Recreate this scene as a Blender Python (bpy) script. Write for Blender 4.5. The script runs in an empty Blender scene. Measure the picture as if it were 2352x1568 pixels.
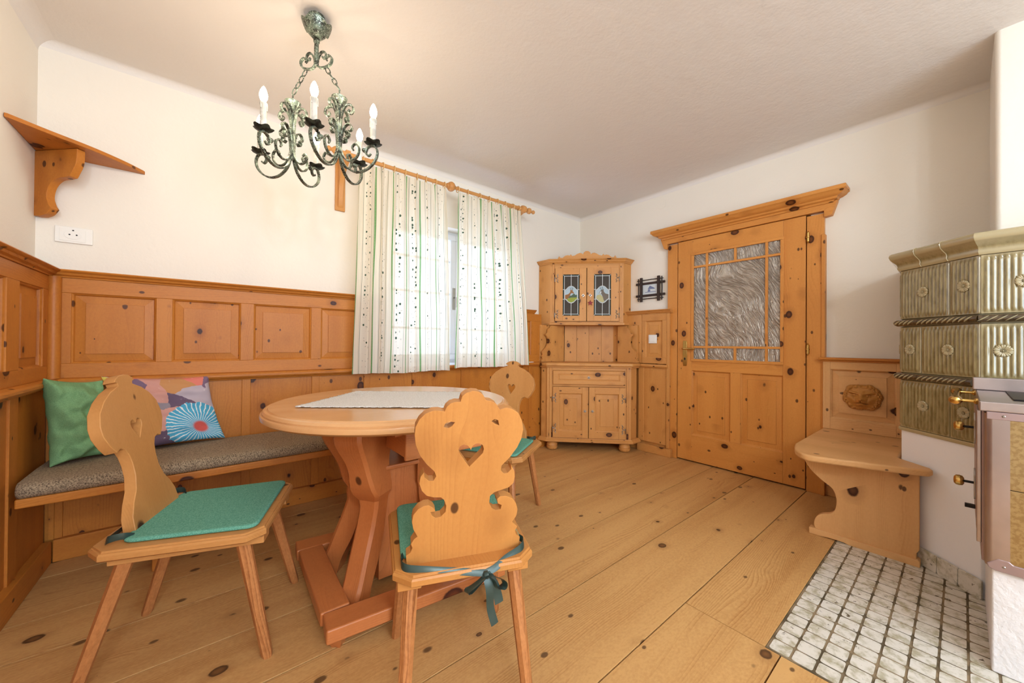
import bpy, math, random
from mathutils import Vector, Matrix, noise
from mathutils.geometry import tessellate_polygon
rnd = random.Random(7)
PI = math.pi
S = bpy.context.scene
COL = S.collection
# ------------------------------------------------------------------ camera
W_PX = 2352.0
cam = bpy.data.cameras.new('camera'); camo = bpy.data.objects.new('camera', cam); COL.objects.link(camo)
cam.sensor_width = 36.0; cam.lens = 841.1 / W_PX * 36.0; cam.clip_start = 0.02
yaw, pit, rol = math.radians(50.925), math.radians(0.351), math.radians(0.440)
F = Vector((math.cos(yaw) * math.cos(pit), math.sin(yaw) * math.cos(pit), math.sin(pit)))
r0 = F.cross(Vector((0, 0, 1))).normalized(); u0 = r0.cross(F)
R_ = r0 * math.cos(rol) + u0 * math.sin(rol); U_ = -r0 * math.sin(rol) + u0 * math.cos(rol)
m = Matrix((R_, U_, -F)).transposed().to_4x4(); m.translation = Vector((0, 0, 1.05))
camo.matrix_world = m
S.camera = camo
# ------------------------------------------------------------------ world, exposure
S.view_settings.view_transform = 'Standard'; S.view_settings.look = 'None'
S.view_settings.gamma = 1.0; S.view_settings.use_curve_mapping = False
S.view_settings.exposure = 0.2
S.cycles.use_denoising = True
S.cycles.max_bounces = 8; S.cycles.diffuse_bounces = 4; S.cycles.glossy_bounces = 4; S.cycles.transparent_max_bounces = 12
S.cycles.sample_clamp_indirect = 6.0
S.cycles.use_adaptive_sampling = True; S.cycles.adaptive_threshold = 0.03
wd = bpy.data.worlds.new('world'); S.world = wd; wd.use_nodes = True
bg = wd.node_tree.nodes['Background']; bg.inputs[0].default_value = (0.62, 0.76, 1.0, 1); bg.inputs[1].default_value = 4.2
# ------------------------------------------------------------------ ceiling lamps behind the camera, plus an added soft fill
def plight(name, loc, power, col, rad):
    l = bpy.data.lights.new(name, 'POINT'); l.energy = power; l.color = col; l.shadow_soft_size = rad
    o = bpy.data.objects.new(name, l); o.location = loc; COL.objects.link(o); return o
RL = 32
plight('rear_ceiling_lamp', (-.29, -1.80, 2.28), RL, (0.74, 0.86, 1.0), 0.06)
plight('rear_ceiling_lamp', (-.29, -1.50, 2.28), RL, (0.74, 0.86, 1.0), 0.06)
al = bpy.data.lights.new('rear_fill_light', 'AREA'); al.shape = 'RECTANGLE'; al.size = 2.4; al.size_y = 1.5; al.energy = 92; al.color = (0.62, 0.80, 1.0)  # added bluish area fill to soften shadows; no real window there
alo = bpy.data.objects.new('rear_fill_light', al); alo.location = (.9, -2.55, 1.45); alo.rotation_euler = (math.radians(90), 0, 0); COL.objects.link(alo)
BULB = 105.0
CH = Vector((0.349, 1.868, 0))
# ------------------------------------------------------------------ mesh builder
def basis(ax):
    a = Vector(ax).normalized()
    b = Vector((0, 0, 1)) if abs(a.z) < .9 else Vector((1, 0, 0))
    c = a.cross(b).normalized(); return a, c, a.cross(c).normalized()
AX = {'x': (1, 0, 0), 'y': (0, 1, 0), 'z': (0, 0, 1)}
class MB:
    def __init__(s): s.v = []; s.f = []; s.g = []; s.uv = None
    def add(s, vs, fs, ax='z', g=None, off=None):
        n = len(s.v); vs = [Vector(p) for p in vs]
        if g is None:
            if off is None: off = (rnd.uniform(-20, 20), rnd.uniform(-20, 20), rnd.uniform(-20, 20))
            a, b, c = basis(AX.get(ax, ax) if isinstance(ax, str) else ax)
            g = [(p.dot(a) + off[0], p.dot(b) + off[1], p.dot(c) + off[2]) for p in vs]
        s.v += vs; s.g += g; s.f += [tuple(i + n for i in f) for f in fs]
    def box(s, x0, x1, y0, y1, z0, z1, ax='z'):
        v = [(x, y, z) for z in (z0, z1) for y in (y0, y1) for x in (x0, x1)]
        s.add(v, [(0, 2, 3, 1), (4, 5, 7, 6), (0, 1, 5, 4), (2, 6, 7, 3), (0, 4, 6, 2), (1, 3, 7, 5)], ax); return s
    def prism(s, poly, fr, n0, n1, ax='v', holes=()):
        loops = [list(poly)] + [list(h) for h in holes]
        flat = [p for l in loops for p in l]
        tri = tessellate_polygon([[Vector((p[0], p[1], 0)) for p in l] for l in loops])
        k = len(flat)
        vs = [fr.p(u, v, n0) for u, v in flat] + [fr.p(u, v, n1) for u, v in flat]
        fs = []
        if len(loops) == 1:
            A0 = sum(flat[i][0]*flat[(i+1) % k][1] - flat[(i+1) % k][0]*flat[i][1] for i in range(k)); idx = list(range(k))
            if A0 < 0: idx = idx[::-1]
            fs.append(tuple(i+k for i in idx)); fs.append(tuple(idx[::-1])); tri = []
        def area(t): a, b, c = [flat[i] for i in t]; return (b[0]-a[0])*(c[1]-a[1]) - (b[1]-a[1])*(c[0]-a[0])
        for t in tri:
            if area(t) < 0: t = (t[0], t[2], t[1])
            fs.append((t[0] + k, t[1] + k, t[2] + k)); fs.append((t[2], t[1], t[0]))
        b = 0
        for li, l in enumerate(loops):
            A = sum(l[i][0]*l[(i+1) % len(l)][1] - l[(i+1) % len(l)][0]*l[i][1] for i in range(len(l)))
            for i in range(len(l)):
                j = (i + 1) % len(l); q = (b+i, b+j, b+j+k, b+i+k)
                if (A < 0) != (li > 0): q = q[::-1]
                fs.append(q)
            b += len(l)
        s.add(vs, fs, fr.axis(ax)); return s
    def fbox(s, fr, u0, u1, v0, v1, n0, n1, ax='v'):
        return s.prism([(u0, v0), (u1, v0), (u1, v1), (u0, v1)], fr, n0, n1, ax)
    def loops(s, fr, ls, ax='v'):
        vs = []; fs = []
        for (a, b, c, d, n) in ls: vs += [fr.p(a, c, n), fr.p(b, c, n), fr.p(b, d, n), fr.p(a, d, n)]
        for i in range(len(ls) - 1):
            for j in range(4):
                k = (j + 1) % 4; fs.append((4*i+j, 4*i+k, 4*i+4+k, 4*i+4+j))
        q = 4 * (len(ls) - 1); fs.append((q, q+1, q+2, q+3)); s.add(vs, fs, fr.axis(ax)); return s
    def rings(s, rg, ax='z', closed=True, cap=True):
        n = len(rg[0]); vs = [p for r in rg for p in r]; fs = []
        for i in range(len(rg) - 1):
            for j in range(n if closed else n - 1):
                k = (j + 1) % n; fs.append((i*n+j, i*n+k, (i+1)*n+k, (i+1)*n+j))
        if cap: fs.append(tuple(range(n))[::-1]); fs.append(tuple((len(rg)-1)*n + j for j in range(n)))
        s.add(vs, fs, ax); return s
    def lathe(s, prof, o, axis=(0, 0, 1), n=24, ax=None, cap=True):
        a, b, c = basis(axis); o = Vector(o)
        s.rings([[o + a*h + (b*math.cos(t) + c*math.sin(t)) * max(r, 1e-5) for t in [2*PI*j/n for j in range(n)]] for r, h in prof], ax or tuple(a), True, cap); return s
    def tube(s, pts, r, n=8, r2=None, up=None, cap=True, taper=None):
        pts = [Vector(p) for p in pts]; rg = []; T = None
        for i, p in enumerate(pts):
            t = (pts[min(i+1, len(pts)-1)] - pts[max(i-1, 0)]).normalized()
            if up is not None:
                b = Vector(up); b = (b - t*b.dot(t)).normalized()
            else:
                if T is None: _, b, _ = basis(t)
                else: b = (T - t*T.dot(t)).normalized()
                T = b
            c = t.cross(b); k = taper[i] if taper else 1.0
            rg.append([p + b*math.cos(a)*r*k + c*math.sin(a)*(r2 or r)*k for a in [2*PI*j/n for j in range(n)]])
        s.rings(rg, 'z' if len(pts) < 2 else tuple((pts[-1]-pts[0]).normalized()) if (pts[-1]-pts[0]).length > 1e-4 else 'z', True, cap); return s
    def sweep(s, prof, path, up=(0, 0, 1), closed=False, side=1):
        """prof: (out, height) pairs, path: list of 3D points at one height, mitred"""
        P = [Vector(p) for p in path]; upv = Vector(up); rg = []; n = len(P)
        for i in range(n):
            d0 = (P[i]-P[i-1]).normalized() if (i > 0 or closed) else None
            d1 = (P[(i+1) % n]-P[i]).normalized() if (i < n-1 or closed) else None
            d0 = d0 or d1; d1 = d1 or d0
            n0 = d0.cross(upv)*side; n1 = d1.cross(upv)*side; mm = (n0+n1).normalized(); mm = mm/max(.3, mm.dot(n0))
            rg.append([P[i] + mm*o + upv*h for o, h in prof])
        for i in range(n if closed else n-1):
            a, b = rg[i], rg[(i+1) % n]; k = len(prof)
            vs = a + b; fs = [(j, (j+1) % k, k+(j+1) % k, k+j) for j in range(k)] + [tuple(range(k))[::-1], tuple(range(k, 2*k))]
            s.add(vs, fs, tuple((P[(i+1) % n]-P[i]).normalized()))
        return s
class FR:
    def __init__(s, o, U, V=(0, 0, 1)):
        s.o = Vector(o); s.U = Vector(U).normalized(); s.V = Vector(V).normalized(); s.N = s.U.cross(s.V)
    def p(s, u, v, n=0): return s.o + s.U*u + s.V*v + s.N*n
    def axis(s, a): return tuple({'u': s.U, 'v': s.V, 'n': s.N}[a]) if a in ('u', 'v', 'n') else a
OFF = {}
def thing(name, label, cat, loc=(0, 0, 0), rz=0, group=None, kind=None, local=False):
    o = bpy.data.objects.new(name, None); COL.objects.link(o); o.empty_display_size = .05
    o.location = loc; o.rotation_euler = (0, 0, rz); o['label'] = label; o['category'] = cat
    if group: o['group'] = group
    if kind: o['kind'] = kind
    OFF[o.name] = Vector((0, 0, 0)) if local else Vector(loc)
    return o
def part(name, mb, mat, parent=None, bevel=0, smooth=True, label=None, sub=0, ang=35, solid=0, seg=2):
    me = bpy.data.meshes.new(name); off = OFF[parent.name] if parent else Vector((0, 0, 0))
    me.from_pydata([tuple(p - off) for p in mb.v], [], mb.f); me.update()
    at = me.attributes.new('gr', 'FLOAT_VECTOR', 'POINT'); at.data.foreach_set('vector', [c for g in mb.g for c in g])
    me.materials.append(mat)
    if smooth:
        me.polygons.foreach_set('use_smooth', [True]*len(me.polygons))
        try: me.set_sharp_from_angle(angle=math.radians(ang))
        except Exception: pass
    o = bpy.data.objects.new(name, me); COL.objects.link(o)
    if parent: o.parent = parent; OFF[o.name] = off
    else: OFF[o.name] = off
    if bevel:
        b = o.modifiers.new('b', 'BEVEL'); b.width = bevel; b.segments = seg; b.limit_method = 'ANGLE'; b.angle_limit = math.radians(40); b.harden_normals = True
    if solid:
        b = o.modifiers.new('s', 'SOLIDIFY'); b.thickness = solid; b.offset = 0
    if sub:
        b = o.modifiers.new('ss', 'SUBSURF'); b.levels = sub; b.render_levels = sub
    if label: o['label'] = label
    return o
def tag(o, label, cat, group=None, kind=None):
    o['label'] = label; o['category'] = cat
    if group: o['group'] = group
    if kind: o['kind'] = kind
    return o
def curve(pts, k=8):
    """Catmull-Rom through points (any dimension)"""
    P = [Vector(p) for p in pts]; out = []
    for i in range(len(P)-1):
        a = P[i-1] if i else P[0]*2-P[1]; b = P[i]; c = P[i+1]; d = P[i+2] if i+2 < len(P) else P[-1]*2-P[-2]
        for j in range(k):
            t = j/k; out.append(.5*((2*b)+(c-a)*t+(2*a-5*b+4*c-d)*t*t+(3*b-a-3*c+d)*t**3))
    out.append(P[-1]); return out
def cc(pts, k=6):
    """closed smooth outline in 2D"""
    P = [Vector((p[0], p[1])) for p in pts]; n = len(P); out = []
    for i in range(n):
        a, b, c, d = P[i-1], P[i], P[(i+1) % n], P[(i+2) % n]
        for j in range(k):
            t = j/k; q = .5*((2*b)+(c-a)*t+(2*a-5*b+4*c-d)*t*t+(3*b-a-3*c+d)*t**3); out.append((q.x, q.y))
    return out
def rr_(pts, r, k=4):
    o = []; n = len(pts)
    for i in range(n):
        a, b, d = Vector(pts[i-1]), Vector(pts[i]), Vector(pts[(i+1) % n])
        p, q = b+(a-b).normalized()*r, b+(d-b).normalized()*r
        for j in range(k+1):
            t = j/k; w = p*(1-t)**2+b*2*t*(1-t)+q*t*t; o.append((w.x, w.y))
    return o
def ell(cx, cy, rx, ry, n=24): return [(cx+rx*math.cos(2*PI*i/n), cy+ry*math.sin(2*PI*i/n)) for i in range(n)]
# ------------------------------------------------------------------ materials
def sr(*c):
    return tuple(((x/255)/12.92 if x/255 <= .04045 else ((x/255+.055)/1.055)**2.4) for x in c) + (1,)
class NT:
    def __init__(s, name):
        s.m = bpy.data.materials.new(name); s.m.use_nodes = True; s.t = s.m.node_tree; s.b = s.t.nodes['Principled BSDF']
    def n(s, typ, inp=None, **kw):
        o = s.t.nodes.new(typ)
        for k, v in kw.items(): setattr(o, k, v)
        for k, v in (inp or {}).items():
            if hasattr(v, 'is_linked') or isinstance(v, bpy.types.NodeSocket): s.t.links.new(v, o.inputs[k])
            else: o.inputs[k].default_value = v
        return o
    def m_(s, op, a, b=0.0, c=None, clamp=False):
        d = {0: a, 1: b}
        if c is not None: d[2] = c
        return s.n('ShaderNodeMath', d, operation=op, use_clamp=clamp).outputs[0]
    def mix(s, f, a, b, mode='MIX'):
        o = s.n('ShaderNodeMix', {0: f}, data_type='RGBA', blend_type=mode)
        for i, v in ((6, a), (7, b)):
            if isinstance(v, bpy.types.NodeSocket): s.t.links.new(v, o.inputs[i])
            else: o.inputs[i].default_value = v
        return o.outputs[2]
    def ss(s, x, a, b, lo=0.0, hi=1.0):
        return s.n('ShaderNodeMapRange', {0: x, 1: a, 2: b, 3: lo, 4: hi}, interpolation_type='SMOOTHSTEP').outputs[0]
    def map(s, v, sc=(1, 1, 1), lo=(0, 0, 0), rot=(0, 0, 0)):
        return s.n('ShaderNodeMapping', {0: v, 1: lo, 2: rot, 3: sc}).outputs[0]
    def noise(s, v, sc=5, det=3, ro=.55, dist=0):
        return s.n('ShaderNodeTexNoise', {'Vector': v, 'Scale': sc, 'Detail': det, 'Roughness': ro, 'Distortion': dist})
    def set(s, **k):
        for a, v in k.items():
            a = a.replace('_', ' ')
            if isinstance(v, bpy.types.NodeSocket): s.t.links.new(v, s.b.inputs[a])
            else: s.b.inputs[a].default_value = v
    def bump(s, h, st=.3, d=.002):
        o = s.n('ShaderNodeBump', {'Height': h, 'Strength': st, 'Distance': d}); s.t.links.new(o.outputs[0], s.b.inputs['Normal']); return o
def wood(name, light, dark, knot=(70, 28, 22), kn=1.0, rough=.38, grain=1.0, ks=5.0, coat=.0, spec=.3, kmax=.24):
    t = NT(name); g = t.n('ShaderNodeAttribute', attribute_name='gr').outputs['Vector']
    nw = t.noise(t.map(g, (.7, 2.2, 2.2)), 1.6, 2).outputs[0]
    vo = t.n('ShaderNodeTexVoronoi', {'Vector': t.map(g, (ks*.72, ks, ks)), 'Scale': 1.0, 'Randomness': 1.0}, feature='F1')
    dist = vo.outputs['Distance']; sep = t.n('ShaderNodeSeparateColor', {0: vo.outputs['Color']})
    rad = t.m_('MULTIPLY', t.ss(sep.outputs[0], .95-kn*.7, 1.0), kmax)
    nd = t.noise(t.map(g, (1, 1, 1)), 60, 2).outputs[0]
    d2 = t.m_('ADD', dist, t.m_('MULTIPLY', t.m_('SUBTRACT', nd, .5), .035))
    rel = t.m_('DIVIDE', d2, t.m_('ADD', rad, .0001))
    vo2 = t.n('ShaderNodeTexVoronoi', {'Vector': t.map(g, (ks*1.5, ks*2.3, ks*2.3), (3.3, 1.7, 9.1)), 'Scale': 1.0}, feature='F1')
    sp2 = t.n('ShaderNodeSeparateColor', {0: vo2.outputs['Color']})
    pin = t.m_('MULTIPLY', t.ss(t.m_('DIVIDE', vo2.outputs['Distance'], t.m_('ADD', t.m_('MULTIPLY', t.ss(sp2.outputs[0], 1-kn*.5, 1.1), .27), .0001)), 1.1, .7), t.m_('GREATER_THAN', sp2.outputs[0], 1-kn*.5))
    kmask = t.ss(rel, 1.05, .8); halo = t.ss(rel, 2.4, .9)
    defl = t.m_('MULTIPLY', t.ss(dist, .42, .0), .8)
    sx = t.n('ShaderNodeSeparateXYZ', {0: g})
    gy = t.m_('ADD', sx.outputs[1], t.m_('MULTIPLY', nw, .05))
    gz = t.m_('ADD', sx.outputs[2], t.m_('MULTIPLY', nw, .04))
    v2 = t.n('ShaderNodeCombineXYZ', {0: t.m_('MULTIPLY', sx.outputs[0], .10), 1: t.m_('ADD', gy, t.m_('MULTIPLY', defl, .012)), 2: gz}).outputs[0]
    lowf = t.noise(t.map(g, (.45, 3.2, 3.2)), 1.0, 2, .5).outputs[0]
    ph = t.m_('ADD', t.m_('MULTIPLY', t.m_('ADD', t.n('ShaderNodeSeparateXYZ', {0: v2}).outputs[1], t.m_('MULTIPLY', gz, .8)), 105.0), t.m_('MULTIPLY', lowf, 34.0))
    wv_ = t.m_('MULTIPLY', t.m_('FRACT', ph), t.ss(t.noise(t.map(g, (.6, 9, 9)), 1.7, 2).outputs[0], .36, .62, .15, 1.0))
    fine = t.noise(t.map(v2, (6, 1, 1)), 120, 3, .6).outputs[0]
    big = t.noise(t.map(g, (.5, 5, 5)), 1.3, 3).outputs[0]
    f = t.m_('ADD', t.m_('MULTIPLY', t.m_('POWER', wv_, 2.5), .34*grain), t.m_('ADD', t.m_('MULTIPLY', t.m_('SUBTRACT', fine, .5), .5*grain), t.m_('MULTIPLY', t.m_('SUBTRACT', big, .35), 1.1)), clamp=True)
    c = t.mix(f, sr(*light), sr(*dark))
    c = t.mix(t.m_('MULTIPLY', halo, .35), c, sr(*[int(a*.72+b*.28) for a, b in zip(dark, knot)]))
    kc = t.mix(t.ss(rel, .25, .85), sr(*[int(a*.55+b*.45) for a, b in zip(knot, dark)]), sr(*knot))
    c = t.mix(t.m_('MULTIPLY', kmask, t.ss(rad, .002, .01)), c, kc)
    c = t.mix(t.m_('MULTIPLY', pin, .85), c, sr(*knot))
    t.set(Base_Color=c, Roughness=rough); t.b.inputs['Specular IOR Level'].default_value = spec
    if coat: t.b.inputs['Coat Weight'].default_value = coat; t.b.inputs['Coat Roughness'].default_value = .25
    t.bump(fine, .10*grain, .001)
    return t.m
def plain(name, col, rough=.5, metal=0, bump=0, bs=200, spec=.5, var=0, vs=8, col2=None, coat=0):
    t = NT(name); t.set(Roughness=rough, Metallic=metal); t.b.inputs['Specular IOR Level'].default_value = spec
    co = t.n('ShaderNodeTexCoord').outputs['Object']
    if col2: t.set(Base_Color=t.mix(t.ss(t.noise(co, vs, 4).outputs[0], .4-var, .6+var), sr(*col), sr(*col2)))
    else: t.set(Base_Color=sr(*col))
    if bump: t.bump(t.noise(co, bs, 3).outputs[0], bump, .002)
    if coat: t.b.inputs['Coat Weight'].default_value = coat; t.b.inputs['Coat Roughness'].default_value = .1
    return t.m
M = {}
M['panel'] = wood('panel_pine', (198, 124, 48), (162, 86, 26), (58, 24, 10), 1.0, .44, 1.3, 9)
M['cab'] = wood('cabinet_pine', (214, 152, 84), (186, 118, 56), (58, 24, 10), 1.0, .44, 1.0, 10.5)
M['door'] = wood('door_pine', (216, 146, 72), (184, 110, 44), (58, 24, 10), .95, .42, 1.0, 9.5)
M['table'] = wood('table_wood', (200, 122, 68), (154, 80, 40), (60, 22, 12), .5, .30, 1.0, 5, .2)
M['tabletop'] = wood('tabletop_wood', (224, 172, 118), (202, 142, 88), (120, 60, 30), .12, .22, .45, 4, .3)
M['chair'] = wood('chair_wood', (200, 142, 82), (168, 108, 52), (58, 26, 12), .75, .4, .9, 7)
M['leg'] = wood('leg_wood', (188, 124, 72), (130, 72, 34), (90, 40, 22), .15, .42, 2.2, 6)
M['bench'] = wood('bench_pine', (226, 174, 116), (200, 144, 86), (58, 24, 10), .65, .48, 1.1, 8)
M['chair_orange'] = wood('orange_chair_wood', (196, 134, 70), (164, 100, 46), (50, 20, 10), .8, .4, .9, 7)
M['floor'] = wood('floor_boards', (208, 160, 100), (172, 118, 64), (84, 56, 34), .7, .42, 2.1, 6.5, 0, .35, .13)
M['rodw'] = wood('rod_wood', (212, 152, 88), (186, 122, 66), (90, 40, 22), .05, .4, .6)
M['ringw'] = plain('ring_wood', (226, 184, 120), .45)
# plaster
def plaster(name, c, b=.25):
    t = NT(name); co = t.n('ShaderNodeTexCoord').outputs['Object']
    n1 = t.noise(co, 3, 3).outputs[0]; n2 = t.noise(co, 60, 4).outputs[0]; n3 = t.noise(co, 9, 3).outputs[0]
    t.set(Base_Color=t.mix(t.m_('MULTIPLY', n1, .35), sr(*c), sr(*[int(x*.965) for x in c])), Roughness=.85)
    t.b.inputs['Specular IOR Level'].default_value = .2
    t.bump(t.m_('ADD', t.m_('MULTIPLY', n2, .35), n3), b, .01); return t.m
M['wall'] = plaster('wall_plaster', (245, 236, 222)); M['ceil'] = plaster('ceiling_plaster', (236, 228, 220), .3)
M['white'] = plain('white_plastic', (244, 240, 232), .3)
M['whitepaint'] = plaster('stove_plaster', (250, 247, 248), .15)
M['rough'] = plaster('rough_render', (232, 226, 224), .9)
M['dark'] = plain('black_slot', (18, 16, 15), .6)
M['frame_white'] = plain('white_lacquer', (236, 238, 244), .3)
def verd():
    t = NT('verdigris_iron'); co = t.n('ShaderNodeTexCoord').outputs['Object']
    n = t.noise(co, 45, 4, .7).outputs[0]; n2 = t.noise(co, 240, 2).outputs[0]
    c = t.mix(t.ss(n, .38, .62), sr(50, 50, 42), sr(122, 136, 118)); c = t.mix(t.ss(n2, .58, .66), c, sr(206, 208, 192))
    t.set(Base_Color=c, Roughness=.42, Metallic=.55); return t.m
M['iron'] = verd()
M['pan'] = plain('dark_iron', (44, 42, 38), .5, .7, col2=(72, 78, 68), vs=60)
M['candle'] = plain('candle_sleeve', (226, 218, 206), .5, col2=(196, 190, 176), vs=30)
def emis(name, col, st):
    t = NT(name); t.set(Base_Color=(1, 1, 1, 1)); t.b.inputs['Emission Color'].default_value = col; t.b.inputs['Emission Strength'].default_value = st; return t.m
M['bulb'] = emis('lit_bulb', (1.0, .85, .66, 1), BULB)
M['steel'] = plain('brushed_steel', (188, 178, 178), .32, .9, col2=(170, 160, 160), vs=3)
M['steeld'] = plain('dull_steel', (168, 148, 148), .45, .75)
M['brass'] = plain('brass', (196, 160, 92), .22, 1); M['silver'] = plain('old_silver', (170, 164, 156), .3, .95)
M['goldpanel'] = plain('tan_enamel', (170, 146, 100), .3, .6, col2=(150, 124, 80), vs=90, coat=.5)
M['blackm'] = plain('black_iron', (34, 30, 30), .45, .6)
def ceram(name, a, b):
    t = NT(name); co = t.n('ShaderNodeTexCoord').outputs['Object']
    n = t.noise(t.map(co, (1, 1, .25)), 60, 4).outputs[0]
    geo = t.n('ShaderNodeNewGeometry').outputs['Pointiness']
    c = t.mix(t.ss(n, .35, .7), sr(*a), sr(*b)); c = t.mix(t.ss(geo, .5, .58), c, sr(176, 160, 122))
    t.set(Base_Color=c, Roughness=.16); t.b.inputs['Coat Weight'].default_value = .6; t.b.inputs['Coat Roughness'].default_value = .06; return t.m
M['ceram'] = ceram('glazed_tile', (150, 134, 92), (118, 102, 62))
M['ceramd'] = ceram('dark_glaze', (86, 68, 44), (58, 44, 28))
def felt(name, a, b, sc=260):
    t = NT(name); co = t.n('ShaderNodeTexCoord').outputs['Object']; n = t.noise(co, sc, 3, .7).outputs[0]
    t.set(Base_Color=t.mix(t.ss(n, .35, .65), sr(*a), sr(*b)), Roughness=.95); t.b.inputs['Specular IOR Level'].default_value = .1
    t.bump(n, .5, .002); return t.m
M['felt'] = felt('green_felt', (84, 146, 124), (118, 172, 148))
M['linen'] = felt('green_linen', (112, 152, 104), (134, 174, 124), 400)
def tweed():
    t = NT('brown_tweed'); co = t.n('ShaderNodeTexCoord').outputs['Object']
    ck = t.n('ShaderNodeTexChecker', {'Vector': t.map(co, (1, 1, 1), rot=(0, 0, .0)), 'Scale': 240.0}).outputs['Fac']
    n = t.noise(t.map(co, (1, 1.8, 1)), 190, 3, .7).outputs[0]
    f = t.m_('ADD', t.m_('MULTIPLY', ck, .35), t.ss(n, .35, .65), clamp=True)
    t.set(Base_Color=t.mix(f, sr(74, 56, 40), sr(178, 154, 122)), Roughness=.95); t.bump(f, .5, .003); return t.m
M['tweed'] = tweed()
M['satin'] = plain('dark_green_satin', (52, 70, 64), .3, .2)
def hearth():
    t = NT('hearth_tile_glaze'); co = t.n('ShaderNodeTexCoord').outputs['Object']
    n = t.noise(co, 22, 5, .65, .2).outputs[0]; n2 = t.noise(co, 38, 4, .7, .4).outputs[0]; n3 = t.noise(co, 5, 2).outputs[0]
    c = t.mix(t.ss(n, .42, .68), sr(224, 216, 202), sr(176, 166, 138))
    c = t.mix(t.m_('MULTIPLY', t.ss(n2, .60, .68), t.ss(n3, .42, .6)), c, sr(74, 58, 32))
    t.set(Base_Color=c, Roughness=.22); t.bump(n2, .1, .002); return t.m
M['hearth'] = hearth(); M['grout'] = plain('grout', (140, 118, 88), .9, col2=(84, 70, 46), vs=9)
def crochet():
    t = NT('white_crochet'); co = t.n('ShaderNodeTexCoord').outputs['Object']
    v = t.n('ShaderNodeTexVoronoi', {'Vector': co, 'Scale': 170.0}).outputs['Distance']
    t.set(Base_Color=t.mix(v, sr(248, 244, 238), sr(214, 206, 196)), Roughness=.95); t.bump(v, .9, .004); return t.m
M['crochet'] = crochet()
def curtain_mat():
    t = NT('printed_curtain'); g = t.n('ShaderNodeAttribute', attribute_name='gr').outputs['Vector']; sx = t.n('ShaderNodeSeparateXYZ', {0: g})
    u, v = sx.outputs[0], sx.outputs[1]; P = .2
    ph = t.m_('MULTIPLY', t.m_('FRACT', t.m_('DIVIDE', u, P)), P)
    def band(c, w): return t.m_('COMPARE', ph, c, w)
    base = sr(246, 236, 216)
    c = t.mix(band(.012, .0065), base, sr(108, 158, 92))
    dots = t.m_('MULTIPLY', band(.012, .002), t.m_('GREATER_THAN', t.m_('FRACT', t.m_('MULTIPLY', v, 90.0)), .5))
    c = t.mix(dots, c, sr(190, 214, 170))
    c = t.mix(band(.062, .0016), c, sr(96, 112, 96)); c = t.mix(band(.162, .0016), c, sr(110, 120, 96)); c = t.mix(band(.052, .001), c, sr(200, 184, 160)); c = t.mix(band(.172, .001), c, sr(200, 184, 160))
    uv = t.n('ShaderNodeCombineXYZ', {0: u, 1: v, 2: 0.0}).outputs[0]
    vo = t.n('ShaderNodeTexVoronoi', {'Vector': uv, 'Scale': 30.0, 'Randomness': .8}, voronoi_dimensions='2D', feature='F1')
    dv = t.n('ShaderNodeVectorMath', {0: t.n('ShaderNodeVectorMath', {0: uv, 1: (30, 30, 0)}, operation='MULTIPLY').outputs[0], 1: t.n('ShaderNodeVectorMath', {0: vo.outputs['Position'], 1: (1, 1, 0)}, operation='MULTIPLY').outputs[0]}, operation='SUBTRACT')
    ds = t.n('ShaderNodeSeparateXYZ', {0: dv.outputs[0]}); an = t.m_('ARCTAN2', ds.outputs[1], ds.outputs[0])
    pet = t.m_('MULTIPLY', t.m_('ADD', .62, t.m_('MULTIPLY', t.m_('COSINE', t.m_('MULTIPLY', an, 5.0)), .38)), .30)
    rc = t.n('ShaderNodeSeparateColor', {0: vo.outputs['Color']})
    fl = t.m_('LESS_THAN', vo.outputs['Distance'], t.m_('MULTIPLY', pet, t.ss(rc.outputs[0], .35, 1.0)))
    zone = band(.112, .026); c = t.mix(t.m_('MULTIPLY', fl, zone), c, sr(76, 98, 78))
    n = t.noise(t.map(uv, (1, .7, 1)), 75, 1).outputs[0]
    c = t.mix(t.m_('MULTIPLY', t.m_('MULTIPLY', t.ss(n, .66, .70), band(.116, .03)), .6), c, sr(150, 140, 120))
    t.set(Base_Color=c, Roughness=.9); t.b.inputs['Specular IOR Level'].default_value = .1
    tr = t.n('ShaderNodeBsdfTranslucent', {0: c}); tp = t.n('ShaderNodeBsdfTransparent', {0: c})
    m1 = t.n('ShaderNodeMixShader', {0: .38, 1: t.b.outputs[0], 2: tr.outputs[0]})
    m2 = t.n('ShaderNodeMixShader', {0: .10, 1: m1.outputs[0], 2: tp.outputs[0]})
    t.t.links.new(m2.outputs[0], t.t.nodes['Material Output'].inputs[0]); return t.m
M['curtain'] = curtain_mat()
def glass_thin():
    t = NT('window_glass'); gl = t.n('ShaderNodeBsdfGlossy', {'Roughness': .02}); tp = t.n('ShaderNodeBsdfTransparent', {0: (.95, .97, 1, 1)})
    m1 = t.n('ShaderNodeMixShader', {0: .06, 1: tp.outputs[0], 2: gl.outputs[0]}); t.t.links.new(m1.outputs[0], t.t.nodes['Material Output'].inputs[0]); return t.m
M['glass'] = glass_thin()
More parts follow.
